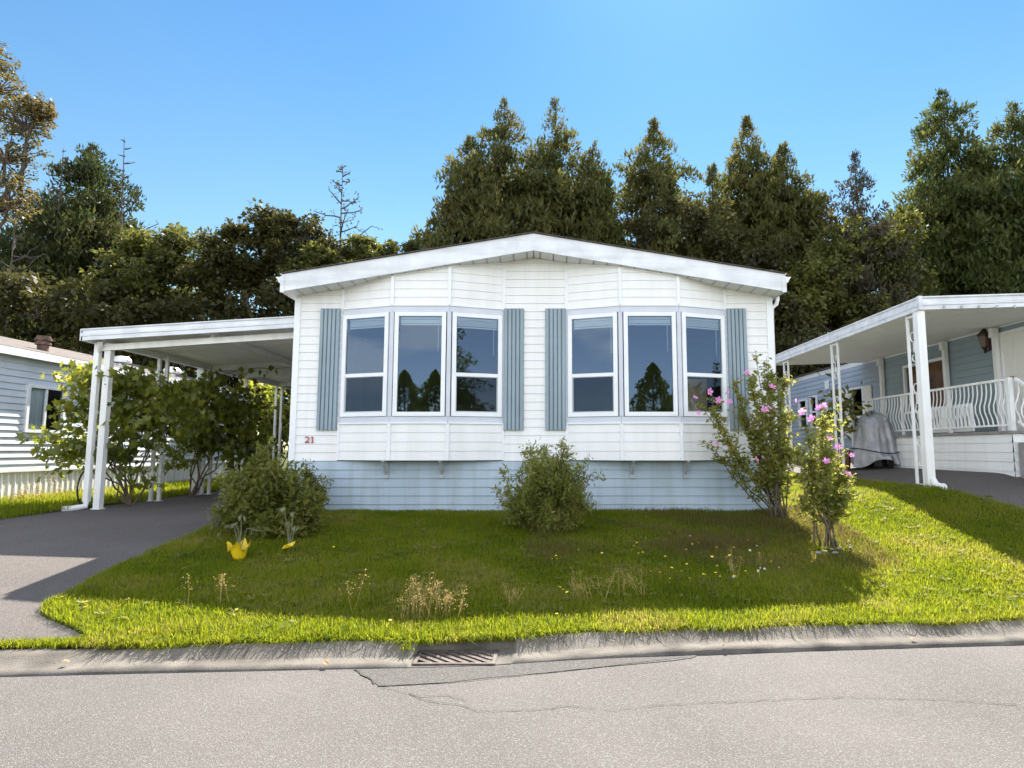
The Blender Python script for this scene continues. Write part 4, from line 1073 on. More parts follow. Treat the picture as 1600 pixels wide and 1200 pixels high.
# --- background trees, right group
conifer('cedar_tree', 'tall cedar with the leftmost pointed tip above the white roof ridge', (788, 155), 29, 92, 21, 'cedar', 30000, .62)
conifer('cedar_tree', 'cedar with rounded twin tip directly behind the white roof ridge', (868, 156), 30, 80, 22, 'cedar', 28000, .60)
conifer('cedar_tree', 'lower broad cedar bulging out at the left end of the ridge cedars', (737, 212), 28, 62, 23, 'cedar', 22000, .55)
conifer('cedar_tree', 'slim cedar shoulder between the ridge cedars and the next sky gap', (926, 222), 29, 50, 24, 'cedar', 18000, .55)
conifer('cedar_tree', 'short narrow cedar at the right foot of the ridge cedar cluster', (948, 278), 28, 32, 25, 'cedar_dark', 9000, .6)
conifer('cedar_tree', 'lone steep cedar standing over the right half of the white roof', (1020, 186), 30, 80, 26, 'cedar', 26000, .68)
conifer('cedar_tree', 'brown tinged cedar with the taller thin tip above the right eave', (1166, 183), 31, 66, 27, 'cedar', 22000, .66)
conifer('cedar_tree', 'bushy cedar with split tips right of the thin tipped brown cedar', (1222, 226), 30, 62, 28, 'cedar', 22000, .52)
conifer('cedar_tree', 'small cedar filling the dip left of the thin tipped brown cedar', (1112, 258), 29, 42, 29, 'cedar', 12000, .55)
conifer('cedar_tree', 'big dense cedar with a spike tip above the porch awning', (1472, 140), 30, 82, 30, 'cedar_dark', 30000, .60)
conifer('cedar_tree', 'thick dark cedar rising behind the gutter clips of the porch awning', (1582, 160), 29, 90, 31, 'cedar_dark', 30000, .55)
conifer('cedar_tree', 'short cedar tucked between the spike cedar and the thick dark cedar', (1528, 215), 31, 50, 33, 'cedar_dark', 14000, .6)
conifer('pine_tree', 'open crowned pine with bare lower trunk in the gap by the spike cedar', (1335, 238), 28, 52, 32, 'pine', 7000, .7, .1, .42, sc=.8, gap=.55)
lobed('alder_tree', 'leafy understorey tree filling the gap below the pine', [(1325,372,42,40),(1385,400,45,50),(1300,430,50,60),(1420,440,40,50),(1350,500,60,50),(1250,470,50,70),(1420,360,24,30)], 27, 41, 'maple', 15000, .2)
lobed('alder_tree', 'brownish broadleaf tree low behind the roof gutter and downspout', [(1060,340,50,45),(1120,370,50,50),(1010,370,40,40),(1180,400,60,50),(1225,500,50,70),(1260,565,60,40),(1340,545,60,45)], 27, 42, 'maple_dark', 14000, .2)
# --- left group
conifer('fir_tree', 'broad dark conifer with ragged top rising above the rounded maple', (147, 226), 30, 90, 43, 'fir', 30000, .55, .25, .30)
conifer('fir_tree', 'low dark evergreen at the far left behind the neighbouring roof', (25, 385), 26, 75, 44, 'fir', 14000, .45, .3)
lobed('maple_tree', 'rounded maple with yellowish leaves beside the broad dark conifer', [(250,385,55,40),(200,420,50,45),(310,400,60,45),(255,450,80,50),(180,480,60,45)], 25, 45, 'maple', 22000, .19)
lobed('maple_tree', 'tall dark maple with two humps behind the carport', [(425,355,45,40),(480,365,35,40),(380,400,55,50),(450,430,70,55),(350,450,60,50),(365,365,22,22),(520,420,45,45)], 24, 46, 'maple_dark', 26000, .18)
lobed('maple_tree', 'small maple sloping down to the left roof slope', [(570,395,32,26),(615,395,26,18),(545,415,40,26),(645,388,10,8),(600,420,40,25)], 24, 47, 'maple', 11000, .16)
lobed('maple_tree', 'sunlit low tree between the dark maple and the roof eave', [(500,410,35,26),(470,430,30,30),(540,425,30,20)], 23, 48, 'maple', 7000, .16)
lobed('hedge_tree', 'dark leafy hedge mass behind the carport roof', [(60,480,80,60),(160,500,80,60),(260,520,90,60),(360,520,90,60),(440,500,60,60),(300,590,80,60),(420,600,80,70)], 23, 49, 'maple_dark', 20000, .22)
conifer('cedar_tree', 'tiny cedar tip peeking over the left roof slope', (676, 368), 26, 18, 50, 'cedar_dark', 2500, .6, zbase=3.0)
lobed('poplar_tree', 'sparse golden leaved tree reaching in at the upper left corner', [(-10,130,48,50),(40,190,44,40),(10,240,55,45),(-20,90,45,40),(15,310,40,45),(-60,200,60,80),(60,170,26,22)], 17, 51, 'gold', 7500, .095, trunk=at(-90, 500, 17).x, dens=2.2, crs=.55)

def bare(name, label, base, top, Y, seed, nbr, spread, rlo=.02, horiz=.3, pods=0):
    rng = random.Random(seed); p = at(base[0], base[1], Y); q = at(top[0], top[1], Y); z0 = hz(p.x, Y); p.z = z0
    t = thing(name, (p.x, Y, z0), label, 'tree'); tr = MB(); br_ = MB()
    r0 = rlo*1.0; H = q.z-z0
    tr.tube([p.lerp(q, k/8)+Vector((rng.uniform(-.02, .02)*H*.2, 0, 0)) for k in range(9)], [r0*(1-k/8.6)+.004 for k in range(9)], 6); tr.build('trunk', M['dead_bark'], t)
    zv = at(top[0], base[1], Y).z
    C_ = []; A_ = []
    for k in range(nbr):
        f = 1-(k+.5)/nbr*((q.z-zv)/H+.1); o = p.lerp(q, f); a = rng.uniform(0, 6.28); L = spread*(1-f)/(1-(zv-z0)/H+.05)*rng.uniform(.6, 1.1)+.15
        e = o+Vector((math.cos(a)*L, math.sin(a)*L*.8, L*rng.uniform(-.1, horiz+.25)))
        P_ = limb(br_, o, e, r0*.34, .016, rng, -.12, 4, .08)
        for s in range(4):
            w = P_[1+s % 4]; e2 = w+Vector((rng.uniform(-.35, .35), rng.uniform(-.35, .35), rng.uniform(-.1, .35)))*L*.6
            limb(br_, w, e2, max(r0*.14, .014), .009, rng, 0, 3, .1)
            if pods: 
                for j in range(pods): C_.append(tuple(e2+Vector((rng.gauss(0, .06), rng.gauss(0, .06), rng.gauss(0, .06))))); A_.append((rng.gauss(0, 1), rng.gauss(0, 1), rng.gauss(0, 1)))
    br_.build('branches', M['dead_bark'], t)
    if C_: leaves('leaf_tufts', np.array(C_), np.array(A_), .11, .07, M['maple_dark'], t, .5)
    return t
for k, (px, lb) in enumerate(((180, 'low dark thicket under the maples behind the carport posts'), (420, 'dark thicket closing the far end of the carport'), (1280, 'dark thicket between the white house and the porch neighbour'), (1420, 'dark thicket behind the far end of the porch neighbour'))):
    lobed('thicket', lb, [(px-60,640,70,50),(px+20,630,80,60),(px+80,650,70,50),(px,570,80,60)], 25.5, 140+k, 'maple_dark', 7000, .24, cat='thicket')
bare('dead_tree', 'dead spindly conifer with bare side branches above the left roof slope', (531, 400), (536, 258), 26, 61, 26, 2.3, .10, .15, 3)
bare('dead_tree', 'small dead spire just left of the spindly dead conifer', (520, 400), (521, 350), 26.5, 62, 14, .5, .05, .2)
bare('bare_tree', 'leafless twiggy tree behind the right side of the dark conifer', (200, 420), (196, 216), 29, 63, 22, 2.3, .12, .1)
bare('bare_tree', 'leafless twiggy tree between the golden tree and the dark conifer', (85, 450), (98, 232), 28, 64, 26, 1.9, .10, .6)
bare('bare_tree', 'low leafless sapling at the left edge below the golden tree', (20, 450), (25, 320), 24, 65, 18, 1.4, .07, .7)

# --- trees and house across the street (seen as reflections in the windows)
for k, (x, y, h, r, lb) in enumerate(((-9.6, -24, 6.9, 2.2, 'slim conifer across the street reflected in the left bay window'), (-7.6, -24.5, 7.0, 2.1, 'taller twin conifer across the street reflected in the left bay window'), (7.5, -24, 7.4, 2.2, 'conifer across the street reflected in the middle pane of the right bay'), (9.6, -25, 6.2, 2.0, 'bushy conifer across the street right of the reflected middle conifer'), (13.5, -20, 12, 3.2, 'large conifer across the street reflected in the far right pane'), (-17, -26, 5.5, 2.6, 'wide conifer across the street at the left of the reflections'), (1, -27, 4.4, 2.4, 'low conifer across the street between the two reflected bays'), (-13, -26, 5.0, 2.6, 'low conifer across the street left of the reflected twin conifers'), (-4.2, -26, 4.6, 2.6, 'low conifer across the street right of the reflected twin conifers'), (4.2, -27, 4.8, 2.8, 'low conifer across the street left of the reflected middle conifer'), (18, -24, 6.0, 3.0, 'wide conifer across the street at the right of the reflections'))):
    rng = np.random.default_rng(100+k); t = thing('street_conifer', (x, y, 0), lb, 'tree')
    mb = MB(); mb.tube([(x, y, -.1), (x, y, h*.95)], [.16, .03], 6); mb.build('trunk', M['bark'], t)
    N = 9000; u = rng.uniform(.04, 1, N); A = rng.uniform(0, 6.28, N); rad = r*np.minimum(1, (1-u)*1.5)**.8*rng.uniform(.3, 1, N)**.5*(1+.32*np.sin(A*4+u*23+k))*(1+.25*np.sin(u*47+A*2))
    c = np.stack([x+np.cos(A)*rad, y+np.sin(A)*rad, u*h-rad*.2], 1); ax = np.stack([np.cos(A), np.sin(A), rng.uniform(-1, .4, N)], 1)
    ax[:, 2] += 1.6*u**3; leaves('crown', c, ax, .40*(1-.75*u), .14, M['street'], t, .2, rng)
oh = thing('mobile_home', (-1, -16, 0), 'white mobile home across the street reflected in the bay windows', 'house')
mb = MB(); mb.siding((0, -16, 0), (1, 0, 0), (0, 1, 0), [(-5, .9), (4, .9), (4, 2.9), (-5, 2.9)], .2, .02, .9)
for x in (-5, 4): mb.quad((x, -16, 0), (x, -22, 0), (x, -22, 2.9), (x, -19, 3.4), (x, -16, 2.9))
mb.quad((-5, -22, 0), (4, -22, 0), (4, -22, 2.9), (-5, -22, 2.9)); mb.build('wall', M['white_siding'], oh)
mb = MB(); mb.quad((-5, -16, 0), (4, -16, 0), (4, -16, .9), (-5, -16, .9)); mb.build('skirt', M['skirt_blue'], oh)
mb = MB(); mb.quad((-5.3, -15.7, 2.85), (4.3, -15.7, 2.85), (4.3, -19, 3.45), (-5.3, -19, 3.45)); mb.quad((-5.3, -22.3, 2.85), (4.3, -22.3, 2.85), (4.3, -19, 3.45), (-5.3, -19, 3.45)); mb.build('roof', M['shingle'], oh)
mb = MB()
for x in (-3.5, .8): mb.box((x, -16.02, 1.5), (x+1.6, -15.96, 2.5))
mb.build('window', M['black'], oh)

# ------------------------------------------------------------------ shrubs by the house
def leafy(name, label, cat, px, pyb, Y, blobs, seed, m, n, ls, wl, stems=14, sr=.008, flat=.4, stem_m='twig', twig=True):
    """shrub: stems rise from the foot to points in ellipsoid blobs (px,py,rx,ry); leaves in sprays round the stem ends"""
    rng = np.random.default_rng(seed); rr = random.Random(seed); b = at(px, pyb, Y); z0 = hz(b.x, Y)
    t = thing(name, (b.x, Y, z0), label, cat); mb = MB(); C_ = []; A_ = []
    tot = sum(q[2]*q[3] for q in blobs)
    for q in blobs:
        d = q[4] if len(q) > 4 else 0
        c = at(q[0], q[1], Y+d); rx, rz = q[2]/F*Y, q[3]/F*Y
        k = max(3, int(stems*q[2]*q[3]/tot)); nl = int(n*q[2]*q[3]/tot/k)
        for i in range(k):
            dd = unit(rng.normal(size=3)); rad = rng.uniform(.35, 1.0)
            e = Vector(np.array(c)+dd*rad*np.array([rx, min(rx, .8), rz])); e.z = max(e.z, z0+.06)
            P_ = limb(mb, (b.x+rr.uniform(-.08, .08), Y+rr.uniform(-.08, .08), z0-.02), e, sr, sr*.3, rr, 0, 5, .06)
            # sprig cloud round the end
            tw = []
            for s in range(5):
                f = rng.uniform(.45, 1.0)*5; j = min(4, int(f)); o = P_[j].lerp(P_[j+1], f-j); q = o+Vector(unit(rng.normal(0, 1, 3)+dd*.7+np.array([0, 0, .5]))*rng.uniform(.05, .15)*(.6+rx*1.5))
                mb.tube([o, q], [sr*.35, sr*.15], 4); tw.append((o, q))
            for s in range(nl):
                o, q = tw[rng.integers(5)]; f = rng.uniform(.1, 1.08); c0 = np.array(o.lerp(q, f)); C_.append(c0+rng.normal(0, 1, 3)*(.012+ls*.35)); A_.append(rng.normal(0, 1, 3)*.8+np.array(q-o)/.2*.8+np.array([0, 0, .2]))
    mb.build('stems', M[stem_m], t)
    c = np.array(C_); keep = c[:, 2] > z0+.0; c = c[keep]; a = np.array(A_)[keep]; s = rng.uniform(.6, 1.35, len(c))
    leaves('foliage', c, a, ls*s, wl*s, M[m], t, flat, rng)
    return t
leafy('round_shrub', 'rounded twiggy green shrub in front of the blue skirt between the bays', 'shrub', 860, 838, 8.1, [(855,770,66,60),(815,765,38,48),(905,760,34,48),(850,725,50,34),(870,800,55,30),(835,705,25,16),(880,702,25,16),(790,790,22,26),(925,790,20,28),(865,815,40,18)], 71, 'bush', 24000, .062, .018, 210, .007)
leafy('corner_shrub', 'large leafy shrub overgrowing the house corner below the number 21', 'shrub', 440, 870, 7.75, [(440,800,50,50),(400,780,45,42),(465,770,40,40),(425,740,34,30),(400,825,38,34),(460,835,40,34),(370,765,24,30),(440,865,40,18),(412,712,22,16),(350,800,20,30),(495,790,16,26)], 72, 'shrub', 17000, .078, .034, 150, .007)
leafy('upright_shrub', 'upright dark twiggy shrub against the blue skirt at the house corner', 'shrub', 484, 815, 9.0, [(486,750,16,26),(492,775,15,22),(480,725,10,12),(478,795,16,20),(505,755,8,16)], 73, 'shrub', 2600, .05, .026, 44, .006)
leafy('tall_weed', 'pale weedy plant with drooping seed heads at the driveway edge', 'weed', 352, 828, 8.0, [(350,790,16,26),(362,770,12,18),(342,805,14,14)], 74, 'wilt', 700, .07, .018, 16, .004, stem_m='green_stem')

# grape vines over the carport posts
def vine(label, px, pyb, Y, blobs, seed, n, strands=7):
    rng = np.random.default_rng(seed); rr = random.Random(seed); b = at(px, pyb, Y); z0 = float(hbase(b.x, Y))
    t = thing('grape_vine', (b.x, Y, z0), label, 'vine'); mb = MB(); C_ = []; A_ = []
    tot = sum(q[2]*q[3] for q in blobs)
    for q in blobs:
        c = at(q[0], q[1], Y+(q[4] if len(q) > 4 else 0)); rx, rz = q[2]/F*Y, q[3]/F*Y
        k = max(2, int(strands*len(blobs)*q[2]*q[3]/tot)); nl = int(n*q[2]*q[3]/tot/k)
        for i in range(k):
            dd = unit(rng.normal(size=3)); e = np.array(c)+dd*rng.uniform(.2, .9)*np.array([rx, .5, rz])
            if i < 1 and q[1] < 720: limb(mb, (b.x+rr.uniform(-.05, .05), Y, z0), Vector(e), .018, .006, rr, -.1, 6, .10)
            cr = np.array([.36*rx, .22, .32*rz]); cc = e+rng.normal(0, 1, (nl, 3))*cr
            C_.append(cc); a = rng.normal(0, .5, (nl, 3)); a[:, 2] -= .7; A_.append(a)
    mb.build('stem', M['twig'], t)
    c = np.concatenate(C_); a = np.concatenate(A_); s = rng.uniform(.6, 1.3, len(c))
    k = c[:, 2] > z0+.05; c, a, s = c[k], a[k], s[k]
    # five-pointed vine leaves
    n_ = len(c); ax = unit(a); nr = rng.normal(size=(n_, 3)); nr[:, 1] -= .45; bb = unit(np.cross(ax, nr)); L = (.115*s)[:, None]
    uv = [(.12,0),(-.04,.40),(.34,.26),(.48,.58),(.64,.24),(1.0,0),(.64,-.24),(.48,-.58),(.34,-.26),(-.04,-.40)]
    nn = np.cross(bb, ax)
    V = np.stack([c+ax*L*p+bb*L*w+nn*L*(abs(w)*.25) for p, w in uv], 1).reshape(-1, 3)
    np_mesh('foliage', V, np.full(n_, 10), np.arange(10*n_), M['vine'], t)
    return t
vine('grape vine hanging over the front corner posts of the carport', 205, 778, 10.6, [(130,640,24,42),(108,690,26,34),(150,600,40,30),(195,620,50,42),(140,700,40,22),(215,670,55,40),(255,635,50,44),(190,715,34,16),(228,745,14,14),(150,588,26,14),(215,592,34,16),(275,605,28,16)], 81, 2900, 7)
vine('grape vine climbing the third carport post up to the beam', 300, 768, 12.6, [(300,640,45,50),(345,650,40,45),(320,600,25,20),(290,695,32,26),(270,725,12,14),(322,588,16,14),(380,640,35,40),(335,690,30,30),(390,690,30,40)], 82, 2700, 7)
vine('yellow lit grape vine at the far end of the carport', 440, 760, 17.3, [(445,640,22,26),(420,640,35,40),(455,600,15,14),(400,600,30,24),(415,690,35,45),(455,670,14,20)], 83, 1200, 6)
# trailing leaves along the second beam
vl = thing('vine_tendril', (-4.9, 13.15, 3.2), 'short vine tendril with a few round leaves along a carport beam', 'vine')
mb = MB(); pts = [at(x, y, 13.1) for x, y in ((340,588),(375,578),(400,575),(430,576),(452,574))]; mb.tube(pts, .006, 5); mb.build('stem', M['twig'], vl)
C_ = np.array([at(x, y, 13.05) for x, y in ((378,572),(392,574),(405,577),(418,577),(433,576),(412,583),(376,584),(423,570),(350,590),(345,584))])
leaves('foliage', C_, np.tile(np.array([.1, -.1, -1.]), (len(C_), 1)), .15, .15, M['vine'], vl, 0)
# dim back of the carport: shed wall, plank, bamboo-like shrub
sd = thing('garden_shed', (-4.5, 18.8, .55), 'beige shed wall at the shaded far end of the carport', 'shed')
mb = MB(); mb.box((-5.3, 18.2, .5), (-3.95, 20.5, 2.9)); mb.build('wall', M['shed'], sd)
mb = MB(); mb.add([(-5.4, 18.05, 2.9), (-3.9, 18.05, 2.9), (-3.9, 20.6, 2.9), (-5.4, 20.6, 2.9), (-4.65, 18.05, 3.3), (-4.65, 20.6, 3.3)], [(0,1,4), (1,2,5,4), (2,3,5), (3,0,4,5), (0,3,2,1)]); mb.build('roof', M['shingle'], sd)
pl = MB(); pl.bar((-5.75, 16.9, .55), (-5.35, 17.1, 2.1), .22, .03, up=(0, 1, 0)); o = pl.build('plank', M['wood']); tag(o, 'orange brown board leaning at the back of the carport', 'board')
leafy('dark_shrub', 'dark overgrown shrub deep under the carport', 'shrub', 400, 745, 17.0, [(400,700,35,50),(370,690,25,50),(425,720,20,30)], 84, 'shrub', 3000, .14, .07, 30, .01)

# hibiscus (rose of Sharon) with pink flowers
def flower_mesh(r):
    mb = MB(); 
    for k in range(5):
        a = 2*math.pi*k/5; ca, sa = math.cos(a), math.sin(a); cb, sb = math.cos(a+.55), math.sin(a+.55); cc, sc = math.cos(a-.55), math.sin(a-.55)
        mb.add([(0,0,0), (r*.62*cb, r*.62*sb, r*.25), (r*.98*math.cos(a+.25), r*.98*math.sin(a+.25), r*.42), (r*.98*math.cos(a-.25), r*.98*math.sin(a-.25), r*.38), (r*.62*cc, r*.62*sc, r*.25)], [(0,1,2,3,4)])
    mb.tube([(0,0,0), (0,0,r*.6)], [r*.12, r*.06], 5)
    return mb
def hibiscus(label, px, pyb, Y, stems, flowers, seed, n, ls, low=.26):
    rng = np.random.default_rng(seed); rr = random.Random(seed); b = at(px, pyb, Y); z0 = hz(b.x, Y)
    t = thing('hibiscus_bush', (b.x, Y, z0), label, 'flowering bush'); mb = MB(); C_ = []; A_ = []
    tl = sum(s[2] for s in stems)
    for sx, sy, wgt, mid in stems:
        e = at(sx, sy, Y+rr.uniform(-.3, .3)); m_ = at(mid[0], mid[1], Y+rr.uniform(-.15, .15)); foot = Vector((b.x+rr.uniform(-.12, .12), Y+rr.uniform(-.12, .12), z0-.02))
        P_ = []
        for k in range(13):
            u = k/12; P_.append(foot*(1-u)**2+m_*2*u*(1-u)+e*u*u+Vector((rr.uniform(-.012, .012),)*3))
        mb.tube(P_, [.013*(1-u/12*.8) for u in range(13)], 5)
        nt = int(n*wgt/tl); ntw = max(5, int(22*wgt))
        tw = []
        for k in range(ntw):
            u = rr.uniform(low, 1.0); o = P_[int(u*12)]; d = Vector((rr.gauss(0, .6), rr.gauss(0, .6), rr.uniform(.3, 1.1))).normalized()*rr.uniform(.12, .40)*(1.25-u*.5)
            q = o+d; mb.tube([o, o.lerp(q, .5)+Vector((0, 0, .01)), q], [.004, .003, .002], 4); tw.append((o, q))
        for k in range(nt):
            if rr.random() < .75 and tw: o, q = rr.choice(tw); u = rr.random(); c = o.lerp(q, u)
            else: u = rr.uniform(low, 1); i = min(11, int(u*12)); c = P_[i].lerp(P_[i+1], rr.random())
            C_.append((c.x+rr.gauss(0, .018), c.y+rr.gauss(0, .018), c.z+rr.gauss(0, .018))); A_.append((rr.gauss(0, 1), rr.gauss(0, 1), rr.gauss(.1, .6)))
    mb.build('stems', M['twig'], t)
    s = rng.uniform(.6, 1.3, len(C_)); leaves('foliage', np.array(C_), np.array(A_), ls*s, ls*.55*s, M['hib'], t, .3, rng)
    me = None
    for fx_, fy_ in flowers:
        p = at(fx_, fy_, Y-.42+rr.uniform(-.12, .06))
        if me is None: o = flower_mesh(.055).build('flower', M['petal'], None); me = o
        else: o = me.copy(); C.objects.link(o)
        o.parent = t; o.location = p-Vector(t.location); o.rotation_euler = (rr.uniform(.5, 1.7), rr.uniform(-.5, .5), rr.uniform(-1.0, 1.0)); q = rr.uniform(.6, 1.15); o.scale = (q, q, q)
    return t
hibiscus('tall pink flowered hibiscus growing against the blue skirt below the bay window', 1215, 795, 8.75,
    [(1172,590,1.2,(1190,690)), (1145,595,1.1,(1180,690)), (1205,575,1.4,(1205,680)), (1225,590,1.2,(1215,680)), (1185,610,1,(1195,700)), (1110,640,1.2,(1150,720)), (1092,632,.35,(1140,690)), (1108,690,.5,(1150,760)), (1130,715,.35,(1160,760)), (1198,556,.35,(1200,660)), (1232,640,.9,(1222,700)), (1160,650,1.1,(1180,710)), (1240,700,.7,(1228,740)), (1180,545,.25,(1195,650)), (1190,740,.8,(1205,770)), (1210,700,.9,(1212,750))],
    [(1091,645),(1108,612),(1124,625),(1137,615),(1139,628),(1167,583),(1206,605),(1194,640),(1202,638),(1242,626),(1117,695),(1181,718),(1086,622)], 91, 8200, .062)
hibiscus('shorter pink flowered hibiscus with bare lower stems standing on the sunny lawn', 1293, 850, 7.35,
    [(1285,650,1.1,(1285,750)), (1262,660,.8,(1270,750)), (1310,720,1.1,(1300,780)), (1328,745,.9,(1310,790)), (1245,710,.6,(1262,760)), (1290,690,1,(1290,770)), (1270,720,1,(1278,780)), (1320,770,.9,(1308,800)), (1255,780,.7,(1272,800)), (1300,645,.3,(1295,740)), (1300,780,.9,(1296,800))],
    [(1254,644),(1280,638),(1287,634),(1296,686),(1309,700),(1331,712),(1291,721),(1324,742),(1268,655)], 92, 5200, .056, .42)

# white stones at the hibiscus foot
sm = None
for k, (px, py) in enumerate(((1290,866),(1300,862),(1312,861),(1279,868),(1305,868),(1330,860))):
    p = ground_at(px, py); p.z += .03
    if sm is None:
        mb = MB(); rr = random.Random(4)
        mb.lathe((0,0,-.03), [(.03,0),(.065,.01),(.075,.035),(.05,.06),(.015,.068)], 9); mb.v = [(x*(1+rr.uniform(-.15,.15)), y*(1+rr.uniform(-.15,.15)), z) for x, y, z in mb.v]
        sm = mb.build('garden_stone', M['stone'], None, True); o = sm
    else: o = sm.copy(); C.objects.link(o)
    o.location = p; o.rotation_euler = (0, 0, R.uniform(0, 6)); q = R.uniform(.3, .62); o.scale = (q*1.2, q, q)
    tag(o, 'small whitish stone on the lawn at the foot of the shorter hibiscus', 'stone', 'stones at the hibiscus foot')

# wilted plant in a yellow foil wrapped pot, and a second with only a scrap of foil
def wilted(px, py, Y, label, big):
    b = ground_at(px, py); Y = b.y; z0 = b.z
    t = thing('potted_plant', (b.x, Y, z0), label, 'potted plant'); rr = random.Random(int(px))
    mb = MB(); n = 28; V = []; Fc = []
    if big:
        prof = [(.06, 0), (.068, .045), (.078, .085), (.09, .12), (.118, .145)]
        for j, (r, z) in enumerate(prof):
            for i in range(n):
                a = 2*math.pi*i/n; w = 1+.10*math.sin(a*3+j)*(j/4)+.07*math.sin(a*8)*(j > 1)
                zz = z+(.045*math.sin(a*4+1)+.02*math.sin(a*9))*(j/4)**2; V.append((b.x+r*w*math.cos(a), Y+r*w*math.sin(a), z0+zz))
        for j in range(4):
            for i in range(n): q = j*n+i; w = j*n+(i+1) % n; Fc.append((q, w, w+n, q+n))
        mb.v = V; mb.f = Fc; mb.build('foil_wrap', M['foil'], t, True)
        mb = MB(); mb.lathe((b.x, Y, z0+.08), [(.001, -.07), (.045,-.07),(.07,.0),(.001,.01)], 14); mb.build('soil', M['foliage_rubble'], t)
    else:
        mb.add([(b.x-.07, Y-.05, z0+.03), (b.x+.06, Y-.06, z0+.07), (b.x+.075, Y-.02, z0+.12), (b.x-.06, Y-.01, z0+.07), (b.x, Y-.075, z0+.09)], [(0,1,4), (1,2,4), (2,3,4), (3,0,4)]); mb.build('foil_scrap', M['foil'], t)
    st = MB(); C_ = []; A_ = []
    for dx, h in ((.02, .36), (-.07, .28), (.09, .25), (-.02, .30)) if big else ((.03, .34), (-.07, .38), (-.02, .26), (.06, .22)):
        z1 = z0+(.08 if big else .02)
        q = Vector((b.x+dx, Y+rr.uniform(-.04, .04), z0+h)); q2 = q+Vector((dx*1.4+rr.uniform(-.03, .03), 0, -.03)); h *= 1.3; q.z = z0+h; q2.z = q.z-.03; st.tube([(b.x, Y, z1), Vector((b.x+dx*.5, Y, z1+(h-.1)*.6)), q, q2], [.007, .006, .005, .003], 5)
        for k in range(3): (C_.append(tuple(q.lerp(q2, k/3))) if k < 2 else None); A_.append((rr.gauss(0, .6), rr.gauss(-.3, .4), -.8)) if k < 2 else None
    st.build('stalk', M['wilt'], t); leaves('leaf', np.array(C_), np.array(A_), .075, .05, M['wilt'], t, 0)
wilted(373, 873, 7.35, 'wilted plant in a bright yellow foil wrapped pot on the lawn', True)
wilted(452, 862, 7.6, 'wilted plant with a small scrap of yellow foil beside the corner shrub', False)

# pots by the right awning
pt = thing('potted_plant', (6.2, 12.9, .98), 'green broad leaved plant in a brown pot behind the second awning post', 'potted plant')
c = at(1312, 640, 13.4); mb = MB(); zg = float(hbase(c.x, 13.4))
mb.lathe((c.x, 13.4, zg), [(.14,0),(.19,.36),(.21,.36),(.21,.42),(.16,.42),(.14,.38)], 16); pt.location = (c.x, 13.4, zg); mb.build('pot', M['terracotta'], pt)
rng = np.random.default_rng(6); N = 260; cc = np.array([c.x, 13.4, c.z-.1])+rng.normal(0, 1, (N, 3))*np.array([.20, .2, .28]); leaves('foliage', cc, rng.normal(0, .7, (N, 3))+np.array([0, 0, .3]), .2, .075, M['shrub'], pt, .3, rng)
mb = MB()
for k in range(9): mb.tube([(c.x, 13.4, zg+.38), Vector(cc[k])], .008, 4)
mb.build('stem', M['green_stem'], pt)

# garden hose / cable loop by the front carport post
mb = MB(); p = at(133, 775, 10.0); mb.tube([(p.x+.25*math.cos(a)*.6-.02, 10.05, .55+.32+.30*math.sin(a)) for a in [math.radians(q) for q in range(70, 285, 12)]], .012, 6)
tag(mb.build('black_cable', M['black']), 'black cable loop hanging behind the front carport downspout', 'cable')

# ------------------------------------------------------------------ grass, weeds, wild flowers
def lawn_ok(x, y):
    s = y-gut(x); ok = (s > .33)
    inl = (x > drive_edge(s)+.0) & (x < rdrive_edge(y))
    house_ = (x > HX0-.0) & (x < HX1+.0) & (y > HY0-.02)
    return ok & inl & ~house_ & (y < 22)
def blades(name, x, y, L, Wd, lean, m, rng, zf=hlawn):
    n = len(x); z = zf(x, y)-.008
    a = rng.uniform(0, 2*np.pi, n); d = np.stack([np.cos(a), np.sin(a), np.zeros(n)], 1); b = np.stack([-np.sin(a), np.cos(a), np.zeros(n)], 1)
    ln = (np.abs(rng.normal(0, lean, n))*L)[:, None]; c = np.stack([x, y, z], 1); Lc = L[:, None]; Wc = Wd[:, None]
    upv = np.array([0, 0, 1.])
    v0 = c-b*Wc*.5; v1 = c+b*Wc*.5; mid = c+d*ln*.35+upv*Lc*.6; v2 = mid+b*Wc*.38; v3 = mid-b*Wc*.38; tip = c+d*ln+upv*np.sqrt(np.maximum(Lc**2-.6*ln**2, (.25*Lc)**2))
    V = np.stack([v0, v1, v2, v3, tip], 1).reshape(-1, 3)
    k = np.arange(n)[:, None]*5
    idx = np.concatenate([k+0, k+1, k+2, k+3, k+3, k+2, k+4], 1).ravel()
    cnt = np.tile([4, 3], n)
    return np_mesh(name, V, cnt, idx, m)
rng = np.random.default_rng(2)
def sample(n, x0, x1, y0, y1):
    x = rng.uniform(x0, x1, n); y = rng.uniform(y0, y1, n); return x, y
xs_, ys_ = [], []
for n, x0, x1, y0, y1 in ((230000, -4.9, 6.5, 4.3, 6.6), (170000, -4.9, 6.6, 6.6, 9.4), (34000, 3.5, 6, 9.4, 16), (5000, -4.6, -3.8, 9.4, 12)):
    a, b = sample(n, x0, x1, y0, y1); k = lawn_ok(a, b); xs_.append(a[k]); ys_.append(b[k])
x = np.concatenate(xs_); y = np.concatenate(ys_)
cl = np.sin(x*3.1+np.sin(y*2.3)*2)*np.sin(y*3.7+np.sin(x*1.9)*2)
s_e = y-gut(x)
L = (.040+.014*cl+rng.uniform(-.016, .026, len(x)))*(1+.55*np.exp(-((s_e-.45)/.22)**2)); L = np.maximum(L, .015)
o = blades('lawn_grass', x, y, L, rng.uniform(.004, .008, len(x)), .85, M['grass'], rng); tag(o, 'mown green lawn grass in front of the white house', 'grass', kind='stuff')
a, b = sample(30000, -9.8, -7.35, 7.5, 20)
